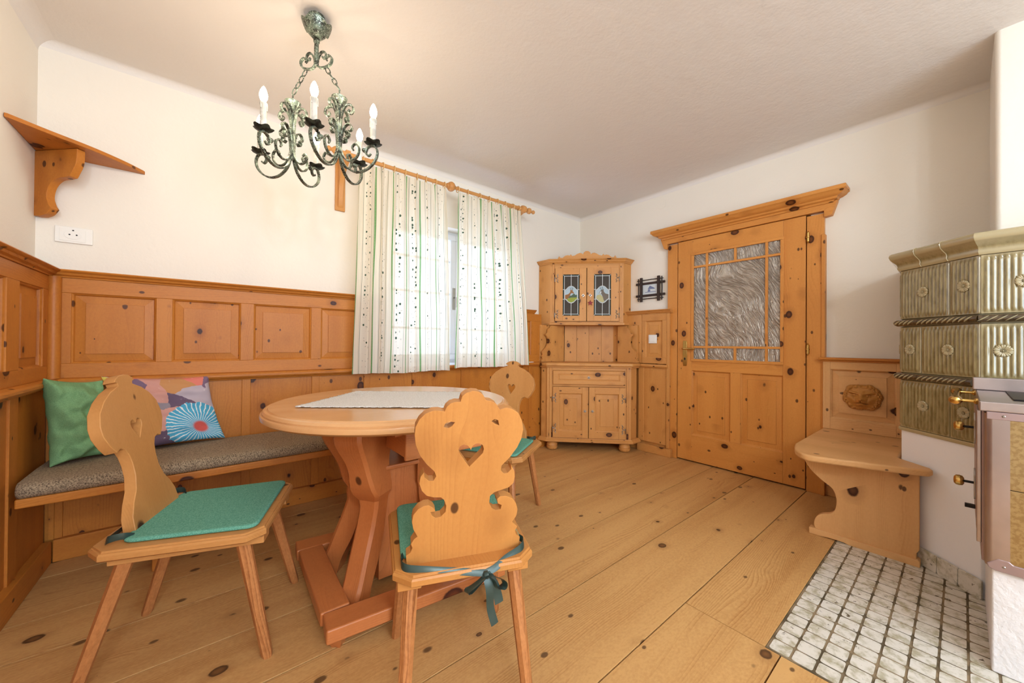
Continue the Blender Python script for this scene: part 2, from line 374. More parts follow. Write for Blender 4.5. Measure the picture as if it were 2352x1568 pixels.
def door_glass():
    t = NT('structured_glass'); g = t.n('ShaderNodeTexCoord').outputs['Object']
    w = t.noise(g, 1.6, 2, .5).outputs[0]
    rot = t.map(g, (1, 1, 1), rot=(.55, 0, 0))
    v = t.n('ShaderNodeVectorMath', {0: rot, 1: t.n('ShaderNodeCombineXYZ', {0: 0.0, 1: t.m_('MULTIPLY', w, .5), 2: 0.0}).outputs[0]}, operation='ADD').outputs[0]
    h = t.noise(t.map(v, (3, 26, 5)), 2.4, 3, .6, .8).outputs[0]
    t.set(Base_Color=t.mix(t.ss(h, .35, .7), sr(146, 134, 120), sr(196, 188, 176)), Roughness=.09, Metallic=.4); t.b.inputs['Specular IOR Level'].default_value = 1.0
    t.bump(h, 1.0, .016); return t.m
M['dglass'] = door_glass()
M['cglass'] = plain('smoky_glass', (66, 56, 44), .45, 0, .2, 90, .2)
M['cgreen'] = plain('green_glass', (34, 48, 38), .4, 0, 0, 90, .2)
M['lead'] = plain('white_came', (226, 228, 226), .4)
for k_, c_ in dict(sky=(178, 196, 204), grass=(150, 160, 50), hill=(72, 92, 70), mount=(140, 156, 176), deer=(150, 96, 44), deerd=(96, 60, 34), cham=(110, 98, 84), horn=(60, 50, 40), rock=(190, 182, 130), red=(140, 30, 36), blueg=(112, 124, 160), paper=(214, 220, 222), bark=(52, 34, 24), twig=(40, 30, 24)).items():
    M[k_] = plain('paint_' + k_, c_, .6)
M['cyl'] = plain('keyhole', (20, 20, 20), .5)
M['paste'] = plain('old_adhesive', (222, 214, 200), .6)
def patt():
    t = NT('flower_print'); g = t.n('ShaderNodeAttribute', attribute_name='gr').outputs['Vector']
    n = t.noise(g, 3.0, 3).outputs['Color']; gd = t.mix(.22, g, n)
    vo = t.n('ShaderNodeTexVoronoi', {'Vector': gd, 'Scale': 4.6}); sc = t.n('ShaderNodeSeparateColor', {0: vo.outputs['Color']})
    r = t.n('ShaderNodeValToRGB', {0: sc.outputs[0]}); e = r.color_ramp; e.interpolation = 'CONSTANT'
    cols = [(0, (126, 102, 122)), (.20, (186, 170, 176)), (.30, (222, 128, 112)), (.44, (146, 134, 140)), (.58, (216, 198, 92)), (.70, (206, 150, 136)), (.82, (110, 90, 108)), (.92, (196, 140, 92))]
    e.elements[0].color = sr(*cols[0][1]); e.elements[1].position = cols[1][0]; e.elements[1].color = sr(*cols[1][1])
    for p, c in cols[2:]: q = e.elements.new(p); q.color = sr(*c)
    c = r.outputs[0]
    sx = t.n('ShaderNodeSeparateXYZ', {0: g}); dx = t.m_('SUBTRACT', sx.outputs[0], .76); dy = t.m_('SUBTRACT', sx.outputs[1], .2)
    rad = t.m_('SQRT', t.m_('ADD', t.m_('MULTIPLY', dx, dx), t.m_('MULTIPLY', dy, dy))); an = t.m_('ARCTAN2', dy, dx)
    ray = t.m_('FRACT', t.m_('ADD', t.m_('MULTIPLY', an, 6.0), t.m_('MULTIPLY', t.noise(g, 9).outputs[0], 1.2)))
    blue = t.mix(t.m_('GREATER_THAN', ray, .72), sr(84, 166, 196), sr(222, 226, 224)); blue = t.mix(t.ss(rad, .10, .06), blue, sr(206, 92, 84))
    edge = t.m_('LESS_THAN', t.m_('ADD', rad, t.m_('MULTIPLY', t.noise(g, 12).outputs[0], .12)), .42)
    c = t.mix(edge, c, blue)
    ye = t.m_('LESS_THAN', t.m_('ADD', t.n('ShaderNodeVectorMath', {0: g, 1: (.80, .74, 0)}, operation='DISTANCE').outputs['Value'], t.m_('MULTIPLY', t.noise(g, 8).outputs[0], .12)), .22)
    c = t.mix(ye, c, sr(214, 198, 84))
    c = t.mix(t.ss(t.noise(g, 18, 4, .7).outputs[0], .64, .76), c, sr(232, 226, 216))
    t.set(Base_Color=c, Roughness=.9); t.b.inputs['Specular IOR Level'].default_value = .1; return t.m
M['pattern'] = patt()
# ================================================================== ROOM SHELL
CZ = 2.54; WY = 2.876; WX = 3.37; LX = -.69; BY = -2.6; PX = 2.847; PY = -.095
def st(name, mb, mat, label, **k):
    o = part(name, mb, mat, None, **k); tag(o, label, name.split('_')[0], kind='structure'); return o
# floor planks
fl = MB(); ys = [2.88, 2.56, 2.193, 1.95, 1.645, 1.36, 1.055, .715, .39, .05, -.28, -.6, -.95, -1.3, -1.65, -2.0, -2.35, -2.62]
for a, b in zip(ys[:-1], ys[1:]):
    x1 = WX + .05
    g = .0045
    segs = [(LX-.05, x1)]
    if b < .43: segs = [(LX-.05, 1.5)]
    if a > .43 > b: pass
    for s0, s1 in segs: fl.box(s0, s1, b+g/2, a-g/2, -.03, 0, 'x')
    if b < .42 < a: fl.box(1.503, x1, .436, a-g/2, -.03, 0, 'x')
fl.box(LX-.05, WX+.15, BY, 2.88, -.08, -.032, 'x')
st('floor', fl, M['floor'], 'wide honey coloured spruce floorboards', bevel=.001, seg=1)
# hearth tiles let into the floor
ht = MB(); tx, ty = .0665, .0631
i = 0
while 1.506 + i*tx < 2.86:
    j = 0
    while .430 - (j+1)*ty > -.75:
        x0 = 1.506+i*tx; y1 = .430-j*ty
        if not (x0 > 1.96 and y1 < -.06) and not (x0 - y1 > 2.56):
            e = .0030 + .0008*rnd.random(); pr = rr_([(x0+e, y1-ty+e), (x0+tx-e, y1-ty+e), (x0+tx-e, y1-e), (x0+e, y1-e)], .009, 3)
            ht.prism(pr, FR((0, 0, 0), (1, 0, 0), (0, 1, 0)), -.01, .001+.0006*rnd.random(), 'u')
        j += 1
    i += 1
FL2 = FR((0, 0, 0), (1, 0, 0), (0, 1, 0))
hearth_o = st('floor_tiles', ht, M['hearth'], 'small cream and brown speckled hearth tiles in front of the stove')
gm = MB(); gm.fbox(FL2, 1.502, 2.9, -.75, .434, -.02, -.0002); st('floor_grout', gm, M['grout'], 'dark grout bed between the small hearth tiles')
# walls
WX0, WX1, WZ0, WZ1 = 1.06, 2.44, .87, 2.08
wa = MB()
wa.box(LX-.12, WX0, WY, WY+.32, 0, CZ+.1); wa.box(WX1, WX+.12, WY, WY+.32, 0, CZ+.1)
wa.box(WX0, WX1, WY, WY+.32, 0, WZ0); wa.box(WX0, WX1, WY, WY+.32, WZ1, CZ+.1)
st('wall_back', wa, M['wall'], 'white plaster wall with the curtained window')
w = MB(); w.box(LX-.12, LX, BY, WY, 0, CZ+.1); st('wall_left', w, M['wall'], 'white plaster wall at the left end of the bench')
w = MB(); w.box(WX, WX+.12, PY, .70, -.08, CZ+.1); w.box(WX, WX+.12, 1.69, WY, -.08, CZ+.1); w.box(WX, WX+.12, .70, 1.69, 2.02, CZ+.1)
st('wall_right', w, M['wall'], 'white plaster wall with the glazed door')
w = MB(); w.box(LX-.12, PX, BY-.12, BY, 0, CZ+.1); st('wall_front', w, M['wall'], 'white wall behind the camera')
w = MB(); w.box(PX, WX+.12, BY, PY, -.08, CZ+.1); st('wall_pier', w, M['wall'], 'lit white chimney pier rising behind the tiled stove', bevel=.02, seg=4)
w = MB(); w.box(WX+.122, WX+.14, .55, 1.85, -.08, 2.2); st('wall_hall', w, M['rough'], 'unseen backing panel added behind the door to block outside light')  # added backing that stops world light leaking in around the door
# ceiling with soft coves
c = MB(); c.box(LX, WX, BY, WY, CZ, CZ+.1, 'x')
def cove(mb, p0, p1, inward, r=.035, d=.0):
    p0, p1, n = Vector(p0), Vector(p1), Vector(inward); up = Vector((0, 0, 1)); rg = []
    for p in (p0, p1):
        a = [p + n*(r - r*math.sin(t)) - up*(r - r*math.cos(t)) for t in [PI/2*k/8 for k in range(9)]]
        rg.append(a + [p + up*.01 - n*.01])
    mb.rings(rg, 'x')
cove(c, (LX, WY, CZ), (WX, WY, CZ), (0, -1, 0)); cove(c, (WX, WY, CZ), (WX, PY, CZ), (-1, 0, 0)); cove(c, (LX, BY, CZ), (LX, WY, CZ), (1, 0, 0), .06)
st('ceiling', c, M['ceil'], 'plain plaster ceiling with soft rounded edges')
# ================================================================== WAINSCOT
def raised(mb, fr, u0, u1, v0, v1, n, ax='v', flat=.045, depth=.018, lift=.008):
    """raised field panel lying in an opening whose frame face is at n"""
    mb.loops(fr, [(u0-.002, u1+.002, v0-.002, v1+.002, n-.004), (u0+.006, u1-.006, v0+.006, v1-.006, n-depth*.5), (u0+.010, u1-.010, v0+.010, v1-.010, n-depth),
                  (u0+flat, u1-flat, v0+flat, v1-flat, n-depth+lift*.6), (u0+flat+.001, u1-flat-.001, v0+flat+.001, v1-flat-.001, n-depth+lift+.002)], ax)
CAPP = [(-.10, 0), (-.10, .036), (.034, .036), (.038, .031), (.034, .025), (.024, .021), (.020, .012), (.008, .006), (.006, 0)]
MIDP = [(-.02, 0), (-.02, .044), (.016, .044), (.030, .040), (.036, .032), (.036, .022), (.028, .012), (.012, .008), (.008, 0)]
WFY = 2.725; WFX = -.605; WBX = 3.31
def wains_frames(root, fr, openings, u0, u1, z0=.868, z1=1.352, pz0=.938, pz1=1.28):
    """upper row: rails, stiles and raised panels; face at n=0"""
    part('top_rail', MB().fbox(fr, u0, u1, pz1, z1, -.022, 0, 'u'), M['panel'], root, .002)
    part('bottom_rail', MB().fbox(fr, u0, u1, z0, pz0, -.022, 0, 'u'), M['panel'], root, .002)
    ed = [u0] + [e for o in openings for e in o] + [u1]
    for a, b in zip(ed[0::2], ed[1::2]):
        if b-a > .004: part('stile', MB().fbox(fr, a, b, pz0, pz1, -.022, 0, 'v'), M['panel'], root, .002)
    for a, b in openings:
        mb = MB(); raised(mb, fr, a, b, pz0, pz1, 0); part('raised_panel', mb, M['panel'], root, smooth=False)
def lower_boards(root, fr, edges, z0=.10, z1=.826):
    for a, b in edges: part('board', MB().fbox(fr, a, b, z0, z1, -.022, -.010, 'v'), M['panel'], root)
    for (a, b), (c_, d) in zip(edges[:-1], edges[1:]): part('batten', MB().fbox(fr, b-.001, c_+.001, z0, z1, -.022, -.002, 'v'), M['panel'], root, .003)
# --- window wall
FA = FR((0, WFY, 0), (1, 0, 0))
tA = thing('trim_1', 'knotty pine wainscot with square raised panels under the window wall plaster', 'panelling', (1.0, WFY, 0), kind='structure')
opA = [(-.541, -.245), (-.18, .12), (.185, .496), (.556, .86)]
wains_frames(tA, FA, opA, -.60, .955)
wains_frames(tA, FA, [(2.385, 2.46)], 2.345, 2.60)
lower_boards(tA, FA, [(-.604, -.585), (-.56, -.24), (-.198, .13), (.172, .505), (.549, .84), (.882, 1.207), (1.284, 1.654), (1.743, 2.08), (2.16, 2.434), (2.48, 2.80)])
part('backing', MB().box(-.62, 2.85, WFY+.024, WY-.002, 0, .846).box(-.62, .955, WFY+.024, WY-.002, .868, 1.352).box(2.46, 2.68, WFY+.024, WY-.002, .868, 1.24), M['panel'], tA)
part('baseboard', MB().fbox(FA, -.585, 2.85, 0, .105, -.02, .018, 'u'), M['panel'], tA, .004)
for a, b in ((WFX-.02, .96), (2.34, 2.50)):
    part('cap_rail', MB().sweep(CAPP, [(a, WFY, 1.352), (b, WFY, 1.352)]), M['panel'], tA)
    part('cap_ledge', MB().box(a, b, WFY+.09, WY-.001, 1.352, 1.388, 'x'), M['panel'], tA)
part('chair_rail', MB().sweep(MIDP, [(WFX-.02, WFY, .824), (2.60, WFY, .824)]), M['panel'], tA)
# --- left wall
FC = FR((WFX, 0, 0), (0, 1, 0))
tC = thing('trim_2', 'knotty pine wainscot on the left wall beside the bench end', 'panelling', (WFX, 1.6, 0), kind='structure')
opC = [(.92, 1.20), (1.26, 1.54), (1.60, 1.89), (1.95, 2.255), (2.372, 2.632)]
wains_frames(tC, FC, opC, .6, 2.70, pz0=.93, pz1=1.285)
lower_boards(tC, FC, [(.6, 1.1), (1.14, 1.62), (1.66, 1.95), (1.99, 2.305), (2.385, 2.722)])
part('backing', MB().box(LX+.002, WFX-.022, .6, 2.748, 0, 1.352), M['panel'], tC)
part('baseboard', MB().fbox(FC, .6, 2.706, 0, .105, -.02, .018, 'u'), M['panel'], tC, .004)
part('cap_rail', MB().sweep([(o if o > -.05 else -.08, h) for o, h in CAPP], [(WFX, .6, 1.352), (WFX, WFY, 1.352)]), M['panel'], tC)
part('chair_rail', MB().sweep(MIDP, [(WFX, .6, .824), (WFX, WFY, .824)]), M['panel'], tC)
part('corner_post', MB().lathe([(.024, .868), (.024, 1.352)], (WFX+.012, WFY-.012, 0), n=16), M['panel'], tC)
# --- door wall
FB = FR((WBX, 0, 0), (0, -1, 0))
tB = thing('trim_3', 'narrow pine wainscot between the corner cabinet and the door', 'panelling', (WBX, 1.9, 0), kind='structure')
for a, b, c_, d, ax in ((-2.02, -1.752, 1.285, 1.352, 'u'), (-2.02, -1.752, .868, .925, 'u'), (-2.02, -1.985, .925, 1.285, 'v'), (-1.807, -1.752, .925, 1.285, 'v')):
    part('rail' if ax == 'u' else 'stile', MB().fbox(FB, a, b, c_, d, -.03, 0, ax), M['cab'], tB, .002)
mb = MB(); raised(mb, FB, -1.985, -1.807, .925, 1.285, 0); part('raised_panel', mb, M['cab'], tB, smooth=False)
part('side_board', MB().fbox(FB, -2.30, -2.024, .868, 1.352, -.03, -.004), M['cab'], tB, .002)
part('board', MB().fbox(FB, -2.0, -1.765, .10, .83, -.03, -.008), M['cab'], tB)
part('batten', MB().fbox(FB, -2.06, -2.0, .10, .83, -.03, -.002), M['cab'], tB, .003)
part('backing', MB().box(WBX+.03, WX-.001, 1.735, 2.87, 0, 1.352), M['cab'], tB)
part('baseboard', MB().fbox(FB, -2.06, -1.712, 0, .075, -.02, .016, 'u'), M['cab'], tB, .003)
part('corner_bead', MB().fbox(FB, -1.765, -1.735, .075, 1.352, -.03, .004), M['cab'], tB, .006)
part('cap_rail', MB().sweep([(max(o, -.058), h) for o, h in CAPP], [(WBX, 2.30, 1.352), (WBX, 1.715, 1.352)]), M['cab'], tB)
part('chair_rail', MB().sweep([(o*.6, h*.8) for o, h in MIDP], [(WBX, 2.06, .826), (WBX, 1.752, .826)]), M['cab'], tB)
b = MB(); b.box(WX-.014, WX, .20, .612, 0, .07, 'y'); st('baseboard_right', b, M['bench'], 'low wooden baseboard between the door and the stove bench', bevel=.003)
# ================================================================== WINDOW
wn = thing('window_1', 'white two sash window glowing behind the curtains', 'window', ((WX0+WX1)/2, 3.0, WZ0), kind='structure')
FWn = FR((0, 3.03, 0), (1, 0, 0))
def frame_rect(fr, u0, u1, v0, v1, w_, n0, n1):
    mb = MB(); mb.fbox(fr, u0, u1, v0, v0+w_, n0, n1, 'u'); mb.fbox(fr, u0, u1, v1-w_, v1, n0, n1, 'u'); mb.fbox(fr, u0, u0+w_, v0+w_, v1-w_, n0, n1); mb.fbox(fr, u1-w_, u1, v0+w_, v1-w_, n0, n1); return mb
part('window_frame', frame_rect(FWn, WX0, WX1, WZ0, WZ1, .05, -.03, .03), M['frame_white'], wn, .003)
mid = 1.735
for a, b_ in ((WX0+.03, mid), (mid, WX1-.03)):
    sa = part('sash', frame_rect(FWn, a, b_, WZ0+.03, WZ1-.03, .052, .0, .05), M['frame_white'], wn, .004)
    part('glass_pane', MB().fbox(FWn, a+.05, b_-.05, WZ0+.08, WZ1-.08, .018, .022), M['glass'], sa)
    mu = MB()
    for z in (1.18, 1.5, 1.8): mu.fbox(FWn, a+.05, b_-.05, z-.009, z+.009, .012, .034, 'u')
    part('glazing_bar', mu, M['frame_white'], sa)
hb = part('window_handle', MB().fbox(FWn, mid-.032, mid+.0, 1.36, 1.56, .05, .056), M['silver'], wn, .003)
part('lever', MB().tube([FWn.p(mid-.016, 1.47, .055), FWn.p(mid-.016, 1.47, .09), FWn.p(mid-.016, 1.38, .095)], .007), M['silver'], hb)
part('window_sill', MB().box(WX0-.04, WX1+.04, WFY-.02, 3.0, .848, .872, 'x'), M['frame_white'], wn, .004)
# ================================================================== DOOR
FD = FR((3.336, 0, 0), (0, -1, 0))
dr = thing('door_1', 'knotty pine door with leaded textured glass and moulded cornice', 'door', (3.34, 1.195, 0), kind='structure')
md = M['door']
part('architrave', MB().fbox(FD, -1.768, -1.675, 0, 1.99, -.034, .002), md, dr, .003)
part('architrave', MB().fbox(FD, -.716, -.618, 0, 1.99, -.034, .002), md, dr, .003)
part('edge_moulding', MB().fbox(FD, -.632, -.610, 0, 1.84, -.034, .014), md, dr, .004)
part('frieze', MB().prism([(-1.768, 1.955), (-1.80, 1.965), (-1.835, 2.06), (-.545, 2.06), (-.575, 1.965), (-.618, 1.955), (-.618, 2.003), (-1.768, 2.003)][0:3] + [(-.545, 2.06), (-.575, 1.965), (-.618, 1.96), (-.618, 2.004), (-1.768, 2.004)], FD, -.034, .014, 'u'), md, dr, .002)
CORN = [(-.034, 0), (-.034, .088), (.098, .088), (.102, .084), (.102, .062), (.092, .056), (.086, .046), (.066, .034), (.052, .030), (.046, .018), (.030, .012), (.024, 0)]
cx_, yl, yr = 3.336, 1.79, .59
part('cornice', MB().sweep(CORN, [(cx_+.03, yl, 2.048), (cx_, yl, 2.048), (cx_, yr, 2.048), (cx_+.03, yr, 2.048)]), md, dr)
lf = thing_leaf = None
# leaf
leaf = MB(); D0, D1 = -.034, 0.0
leaf.fbox(FD, -1.669, -1.54, .012, 2.0, D0, D1)
leaf.fbox(FD, -.858, -.722, .012, 2.0, D0, D1)
leaf.fbox(FD, -1.54, -.858, 1.868, 2.0, D0, D1, 'u')
leaf.fbox(FD, -1.54, -.858, .823, .918, D0, D1, 'u')
leaf.fbox(FD, -1.54, -.858, .012, .245, D0, D1, 'u')
leaf.fbox(FD, -1.222, -1.145, .245, .823, D0, D1)
raised(leaf, FD, -1.54, -1.222, .245, .823, -.002); raised(leaf, FD, -1.145, -.858, .245, .823, -.002)
lf = part('door_leaf', leaf, md, dr, .002)
part('glass_pane', MB().fbox(FD, -1.54, -.858, .92, 1.868, -.016, -.010), M['dglass'], lf)
mu = frame_rect(FD, -1.545, -.853, .905, 1.878, .022, -.006, .008)
for u in (-1.412, -.965): mu.fbox(FD, u-.009, u+.009, .925, 1.86, -.01, .005)
for z in (1.034, 1.748): mu.fbox(FD, -1.53, -.868, z-.009, z+.009, -.009, .006, 'u')
for z0, z1 in ((.925, 1.03), (1.75, 1.86)): mu.fbox(FD, -1.196, -1.178, z0, z1, -.01, .005)
part('glazing_bars', mu, md, lf, .002)
hp = part('handle_plate', MB().prism(cc([(-1.617, .88), (-1.599, .862), (-1.581, .88), (-1.581, 1.07), (-1.599, 1.088), (-1.617, 1.07)], 4), FD, 0, .007), M['brass'], lf, .002)
part('door_lever', MB().tube([FD.p(-1.599, 1.018, .006), FD.p(-1.599, 1.018, .05), FD.p(-1.585, 1.018, .054), FD.p(-1.49, 1.016, .052)], .009, 10), M['brass'], lf)
part('keyhole', MB().prism(ell(-1.599, .925, .006, .012, 12), FD, .006, .009), M['cyl'], lf)
for z in (1.837, 1.026, .22):
    h = MB(); o = FD.p(-.706, z-.036, .012)
    h.lathe([(.002, -.008), (.005, -.004), (.003, 0), (.009, .004), (.009, .03), (.011, .032), (.011, .04), (.009, .042), (.009, .068), (.003, .072), (.005, .076), (.002, .08)], o, n=12)
    h.tube([FD.p(-.722, z, .004), FD.p(-.706, z, .012)], .003, 6)
    part('hinge', h, M['brass'], dr)
# ================================================================== WALL FITTINGS
FWB = FR((WX, 0, 0), (0, -1, 0))
tag(part('wall_cover_plate', MB().prism(ell(-1.852, 2.424, .048, .048, 40), FWB, 0, .003), M['wall'], bevel=.001), 'round white painted cover plate high on the wall left of the door', 'cover plate')
sw = thing('light_switch', 'square white light switch on the narrow pine panel beside the door', 'switch', (WBX, 1.905, 1.106))
part('switch_plate', MB().fbox(FB, -1.947, -1.863, 1.064, 1.148, -.008, .004), M['white'], sw, .003)
part('rocker', MB().fbox(FB, -1.935, -1.878, 1.078, 1.138, .004, .008), M['white'], sw, .002)
FWA = FR((0, WY, 0), (1, 0, 0))
so = thing('wall_socket', 'white wall power socket under the corner shelf', 'socket', (-.565, WY, 1.587))
part('socket_plate', MB().fbox(FWA, -.628, -.500, 1.546, 1.628, 0, .010), M['white'], so, .003)
ins = part('socket_insert', MB().fbox(FWA, -.612, -.524, 1.555, 1.619, .010, .012, 'u').prism(ell(-.567, 1.588, .030, .023), FWA, .012, .0135), M['white'], so, .0008)
part('socket_hole', MB().prism(ell(-.578, 1.588, .0035, .0035, 10), FWA, .0135, .0142).prism(ell(-.554, 1.588, .0035, .0035, 10), FWA, .0135, .0142).fbox(FWA, -.569, -.563, 1.607, 1.613, .0135, .0142), M['dark'], ins)
# corner shelf
sh = thing('corner_shelf', 'triangular pine corner shelf with scrolled bracket at upper left', 'shelf', (-.68, 2.87, 1.66))
FZ = FR((0, 0, 0), (1, 0, 0), (0, 1, 0))
sp = [(LX+.002, WY-.002), (LX+.002, 2.505)] + [tuple(p) for p in curve([(LX+.012, 2.505), (-.585, 2.585), (-.47, 2.675), (-.375, 2.775), (-.315, 2.86)], 5)] + [(-.31, WY-.002)]
part('shelf_board', MB().prism(sp, FZ, 1.975, 1.993, (1, .9, 0)), M['panel'], sh, .002)
FK = FR((LX, WY, 0), (.7071, -.7071, 0))
bk = [(.012, 1.973), (.012, 1.657)] + [tuple(p) for p in curve([(.05, 1.655), (.085, 1.665), (.112, 1.69)], 5)] + [tuple(p) for p in curve([(.098, 1.708), (.084, 1.75), (.098, 1.80), (.135, 1.832), (.185, 1.838), (.212, 1.842)], 4)] + [tuple(p) for p in curve([(.218, 1.85), (.246, 1.90), (.252, 1.95), (.252, 1.973)], 4)]
part('bracket', MB().prism(bk, FK, -.016, .016), M['panel'], sh, .002)

# ================================================================== CORNER CABINET
k0 = 1/math.sqrt(2)
cb = thing('corner_cabinet', 'knotty pine corner cabinet with painted glass doors above a drawer and two doors', 'cabinet', (2.95, 2.45, 0))
mc = M['cab']
def diag(k, a=2.9): return FR(((k/2)+.26, (k/2)-.26, 0), (k0, -k0, 0))     # u=0 at the middle of the front
FCb = FR(((2.58+3.16)/2, (2.62+2.04)/2, 0), (k0, -k0, 0)); HW = .410
def poly_in(pts): return [(x, y) for x, y in pts]
low = [(2.575, 2.70), (2.58, 2.62), (3.16, 2.04), (3.285, 2.05), (3.285, 2.70)]
def body(pts, z0, z1, name, par=cb, mat=mc, ax=(k0, -k0, 0), bev=.002, inset=0):
    return part(name, MB().prism(pts, FZ, z0, z1, ax), mat, par, bev)
# lower carcass behind the doors, side panels and face frame
cx = .02
body([(2.578, 2.700), (2.594, 2.634), (3.174, 2.054), (3.284, 2.062), (3.284, 2.70)], .105, .825, 'lower_carcass', ax='z')
fm = MB()
for a, b in ((-HW, -.352), (.352, HW)): fm.fbox(FCb, a, b, .105, .825, -.02, 0)
fm.fbox(FCb, -.352, .352, .790, .825, -.02, 0, 'u'); fm.fbox(FCb, -.352, .352, .105, .125, -.02, 0, 'u'); fm.fbox(FCb, -.352, .352, .630, .650, -.02, -.001, 'u')
part('face_frame', fm, mc, cb, .0015)
for a in (-.375, .375): part('pilaster_bead', MB().fbox(FCb, a-.010, a+.010, .11, .822, 0, .007), mc, cb, .004)
part('base_moulding', MB().sweep([(-.02, 0), (-.02, .034), (.006, .034), (.010, .026), (.022, .020), (.030, .012), (.030, 0)], [(2.565, 2.703, .088), (2.58, 2.62, .088), (3.16, 2.04, .088), (3.29, 2.045, .088)]), mc, cb)
part('plinth_board', MB().prism([(2.575, 2.70), (2.58, 2.62), (3.16, 2.04), (3.285, 2.05), (3.285, 2.70)], FZ, .078, .105, (k0, -k0, 0)), mc, cb)
body([(2.545, 2.703), (2.55, 2.60), (3.14, 2.01), (3.288, 2.018), (3.288, 2.703)], .832, .866, 'countertop', bev=.010)
part('counter_moulding', MB().prism([(2.562, 2.703), (2.566, 2.61), (3.148, 2.026), (3.286, 2.034), (3.286, 2.703)], FZ, .818, .832, (k0, -k0, 0)), mc, cb, .004)
for p in (FCb.p(-.355, 0, -.035), FCb.p(.355, 0, -.035)):
    part('bun_foot', MB().lathe([(.03, 0), (.048, .006), (.056, .022), (.055, .040), (.050, .041), (.050, .044), (.055, .045), (.050, .064), (.034, .080)], p, n=28, ax='x'), mc, cb)
def knob(par, fr, u, v, n, r=.011):
    q = []
    for k in range(16):
        a = 2*PI*k/16; rr = r*1.55*(1-.38*abs(math.sin(2*a))**.6); q.append((u+rr*math.cos(a), v+rr*math.sin(a)))
    mb = MB().prism(q, fr, n, n+.003); mb.lathe([(.004, 0), (.004, .008), (r*.62, .012), (r*.75, .018), (r*.5, .023), (.001, .025)], fr.p(u, v, n), tuple(fr.N), 14)
    return part('knob', mb, M['silver'], par)
def hinge(par, fr, u, v, n, s):
    """ornate strap hinge: s=+1 leaf spreads to +u"""
    mb = MB(); mb.lathe([(.003, -.026), (.005, -.022), (.005, .022), (.003, .026)], fr.p(u, v-.012, n+.004), tuple(fr.V), 8)
    mb.tube([fr.p(u, v, n+.003), fr.p(u+s*.014, v+.002, n+.003)], .0045, 6)
    for sg in (1, -1):
        pts = [(0.012, 0), (.022, .006*sg), (.030, .016*sg), (.028, .028*sg), (.020, .026*sg), (.024, .034*sg), (.031, .040*sg)]
        mb.tube([fr.p(u+s*a, v+b, n+.0025) for a, b in [tuple(c_) for c_ in curve([(x, y) for x, y in pts], 3)]], .0032, 6)
        mb.lathe([(.001, 0), (.0048, .001), (.003, .005), (.001, .006)], fr.p(u+s*.031, v+.042*sg, n), tuple(fr.N), 8)
        mb.lathe([(.001, 0), (.0048, .001), (.003, .005), (.001, .006)], fr.p(u+s*.031, v+.014*sg, n), tuple(fr.N), 8)
    part('hinge', mb, M['silver'], par)
# drawer
dw = MB(); dw.loops(FCb, [(-.350, .350, .652, .788, 0), (-.350, .350, .652, .788, .014), (-.346, .346, .656, .784, .017), (-.300, .300, .690, .756, .017), (-.296, .296, .694, .752, .012), (-.290, .290, .700, .746, .012), (-.286, .286, .704, .742, .017)], 'u')
dwo = part('drawer', dw, mc, cb, smooth=False); knob(dwo, FCb, 0, .722, .017)
for s in (-1, 1):
    a, b = (-.350, -.003) if s < 0 else (.003, .350)
    d = MB(); n1 = .018
    d.fbox(FCb, a, a+.058, .127, .628, 0, n1); d.fbox(FCb, b-.058, b, .127, .628, 0, n1); d.fbox(FCb, a+.058, b-.058, .565, .628, 0, n1, 'u'); d.fbox(FCb, a+.058, b-.058, .127, .195, 0, n1, 'u')
    raised(d, FCb, a+.058, b-.058, .195, .565, n1, flat=.050, depth=.013)
    do = part('cabinet_door', d, mc, cb, .0015)
    knob(do, FCb, s*.036, .392, n1)
    for z in (.52, .22): hinge(do, FCb, s*.352, z, n1, -s)
# niche between the two bodies
nb = MB()
def vboards(fr, u0, u1, z0, z1, n, k):
    for j in range(k):
        a = u0+(u1-u0)*j/k; b = u0+(u1-u0)*(j+1)/k; part('back_board', MB().fbox(fr, a+.0008, b-.0008, z0, z1, n-.015, n), mc, cb, .001)
vboards(FR((0, 2.715, 0), (1, 0, 0)), 2.57, 2.93, .866, 1.245, 0, 3)
vboards(FR((2.93, 2.71, 0), (k0, -k0, 0)), 0.0, .52, .866, 1.245, -.004, 4)
vboards(FR((3.296, 0, 0), (0, -1, 0)), -2.35, -2.06, .866, 1.245, 0, 2)
br = [(0, .868), (.0, 1.243)] 
bo = [(0, .868), (.235, .868)] + [tuple(p) for p in curve([(.235, .885), (.222, .90), (.232, .92), (.215, .94), (.228, .965), (.205, .985), (.165, 1.02), (.145, 1.07), (.155, 1.12), (.185, 1.15), (.150, 1.165), (.140, 1.20), (.105, 1.225), (.10, 1.243)], 3)] + [(0, 1.243)]
part('side_bracket', MB().prism(bo, FR((3.270, 2.27, 0), (0, -1, 0)), -.010, .010), mc, cb, .002)
part('side_bracket', MB().prism([(-u, v) for u, v in bo], FR((2.80, 2.692, 0), (1, 0, 0)), -.010, .010), mc, cb, .002)
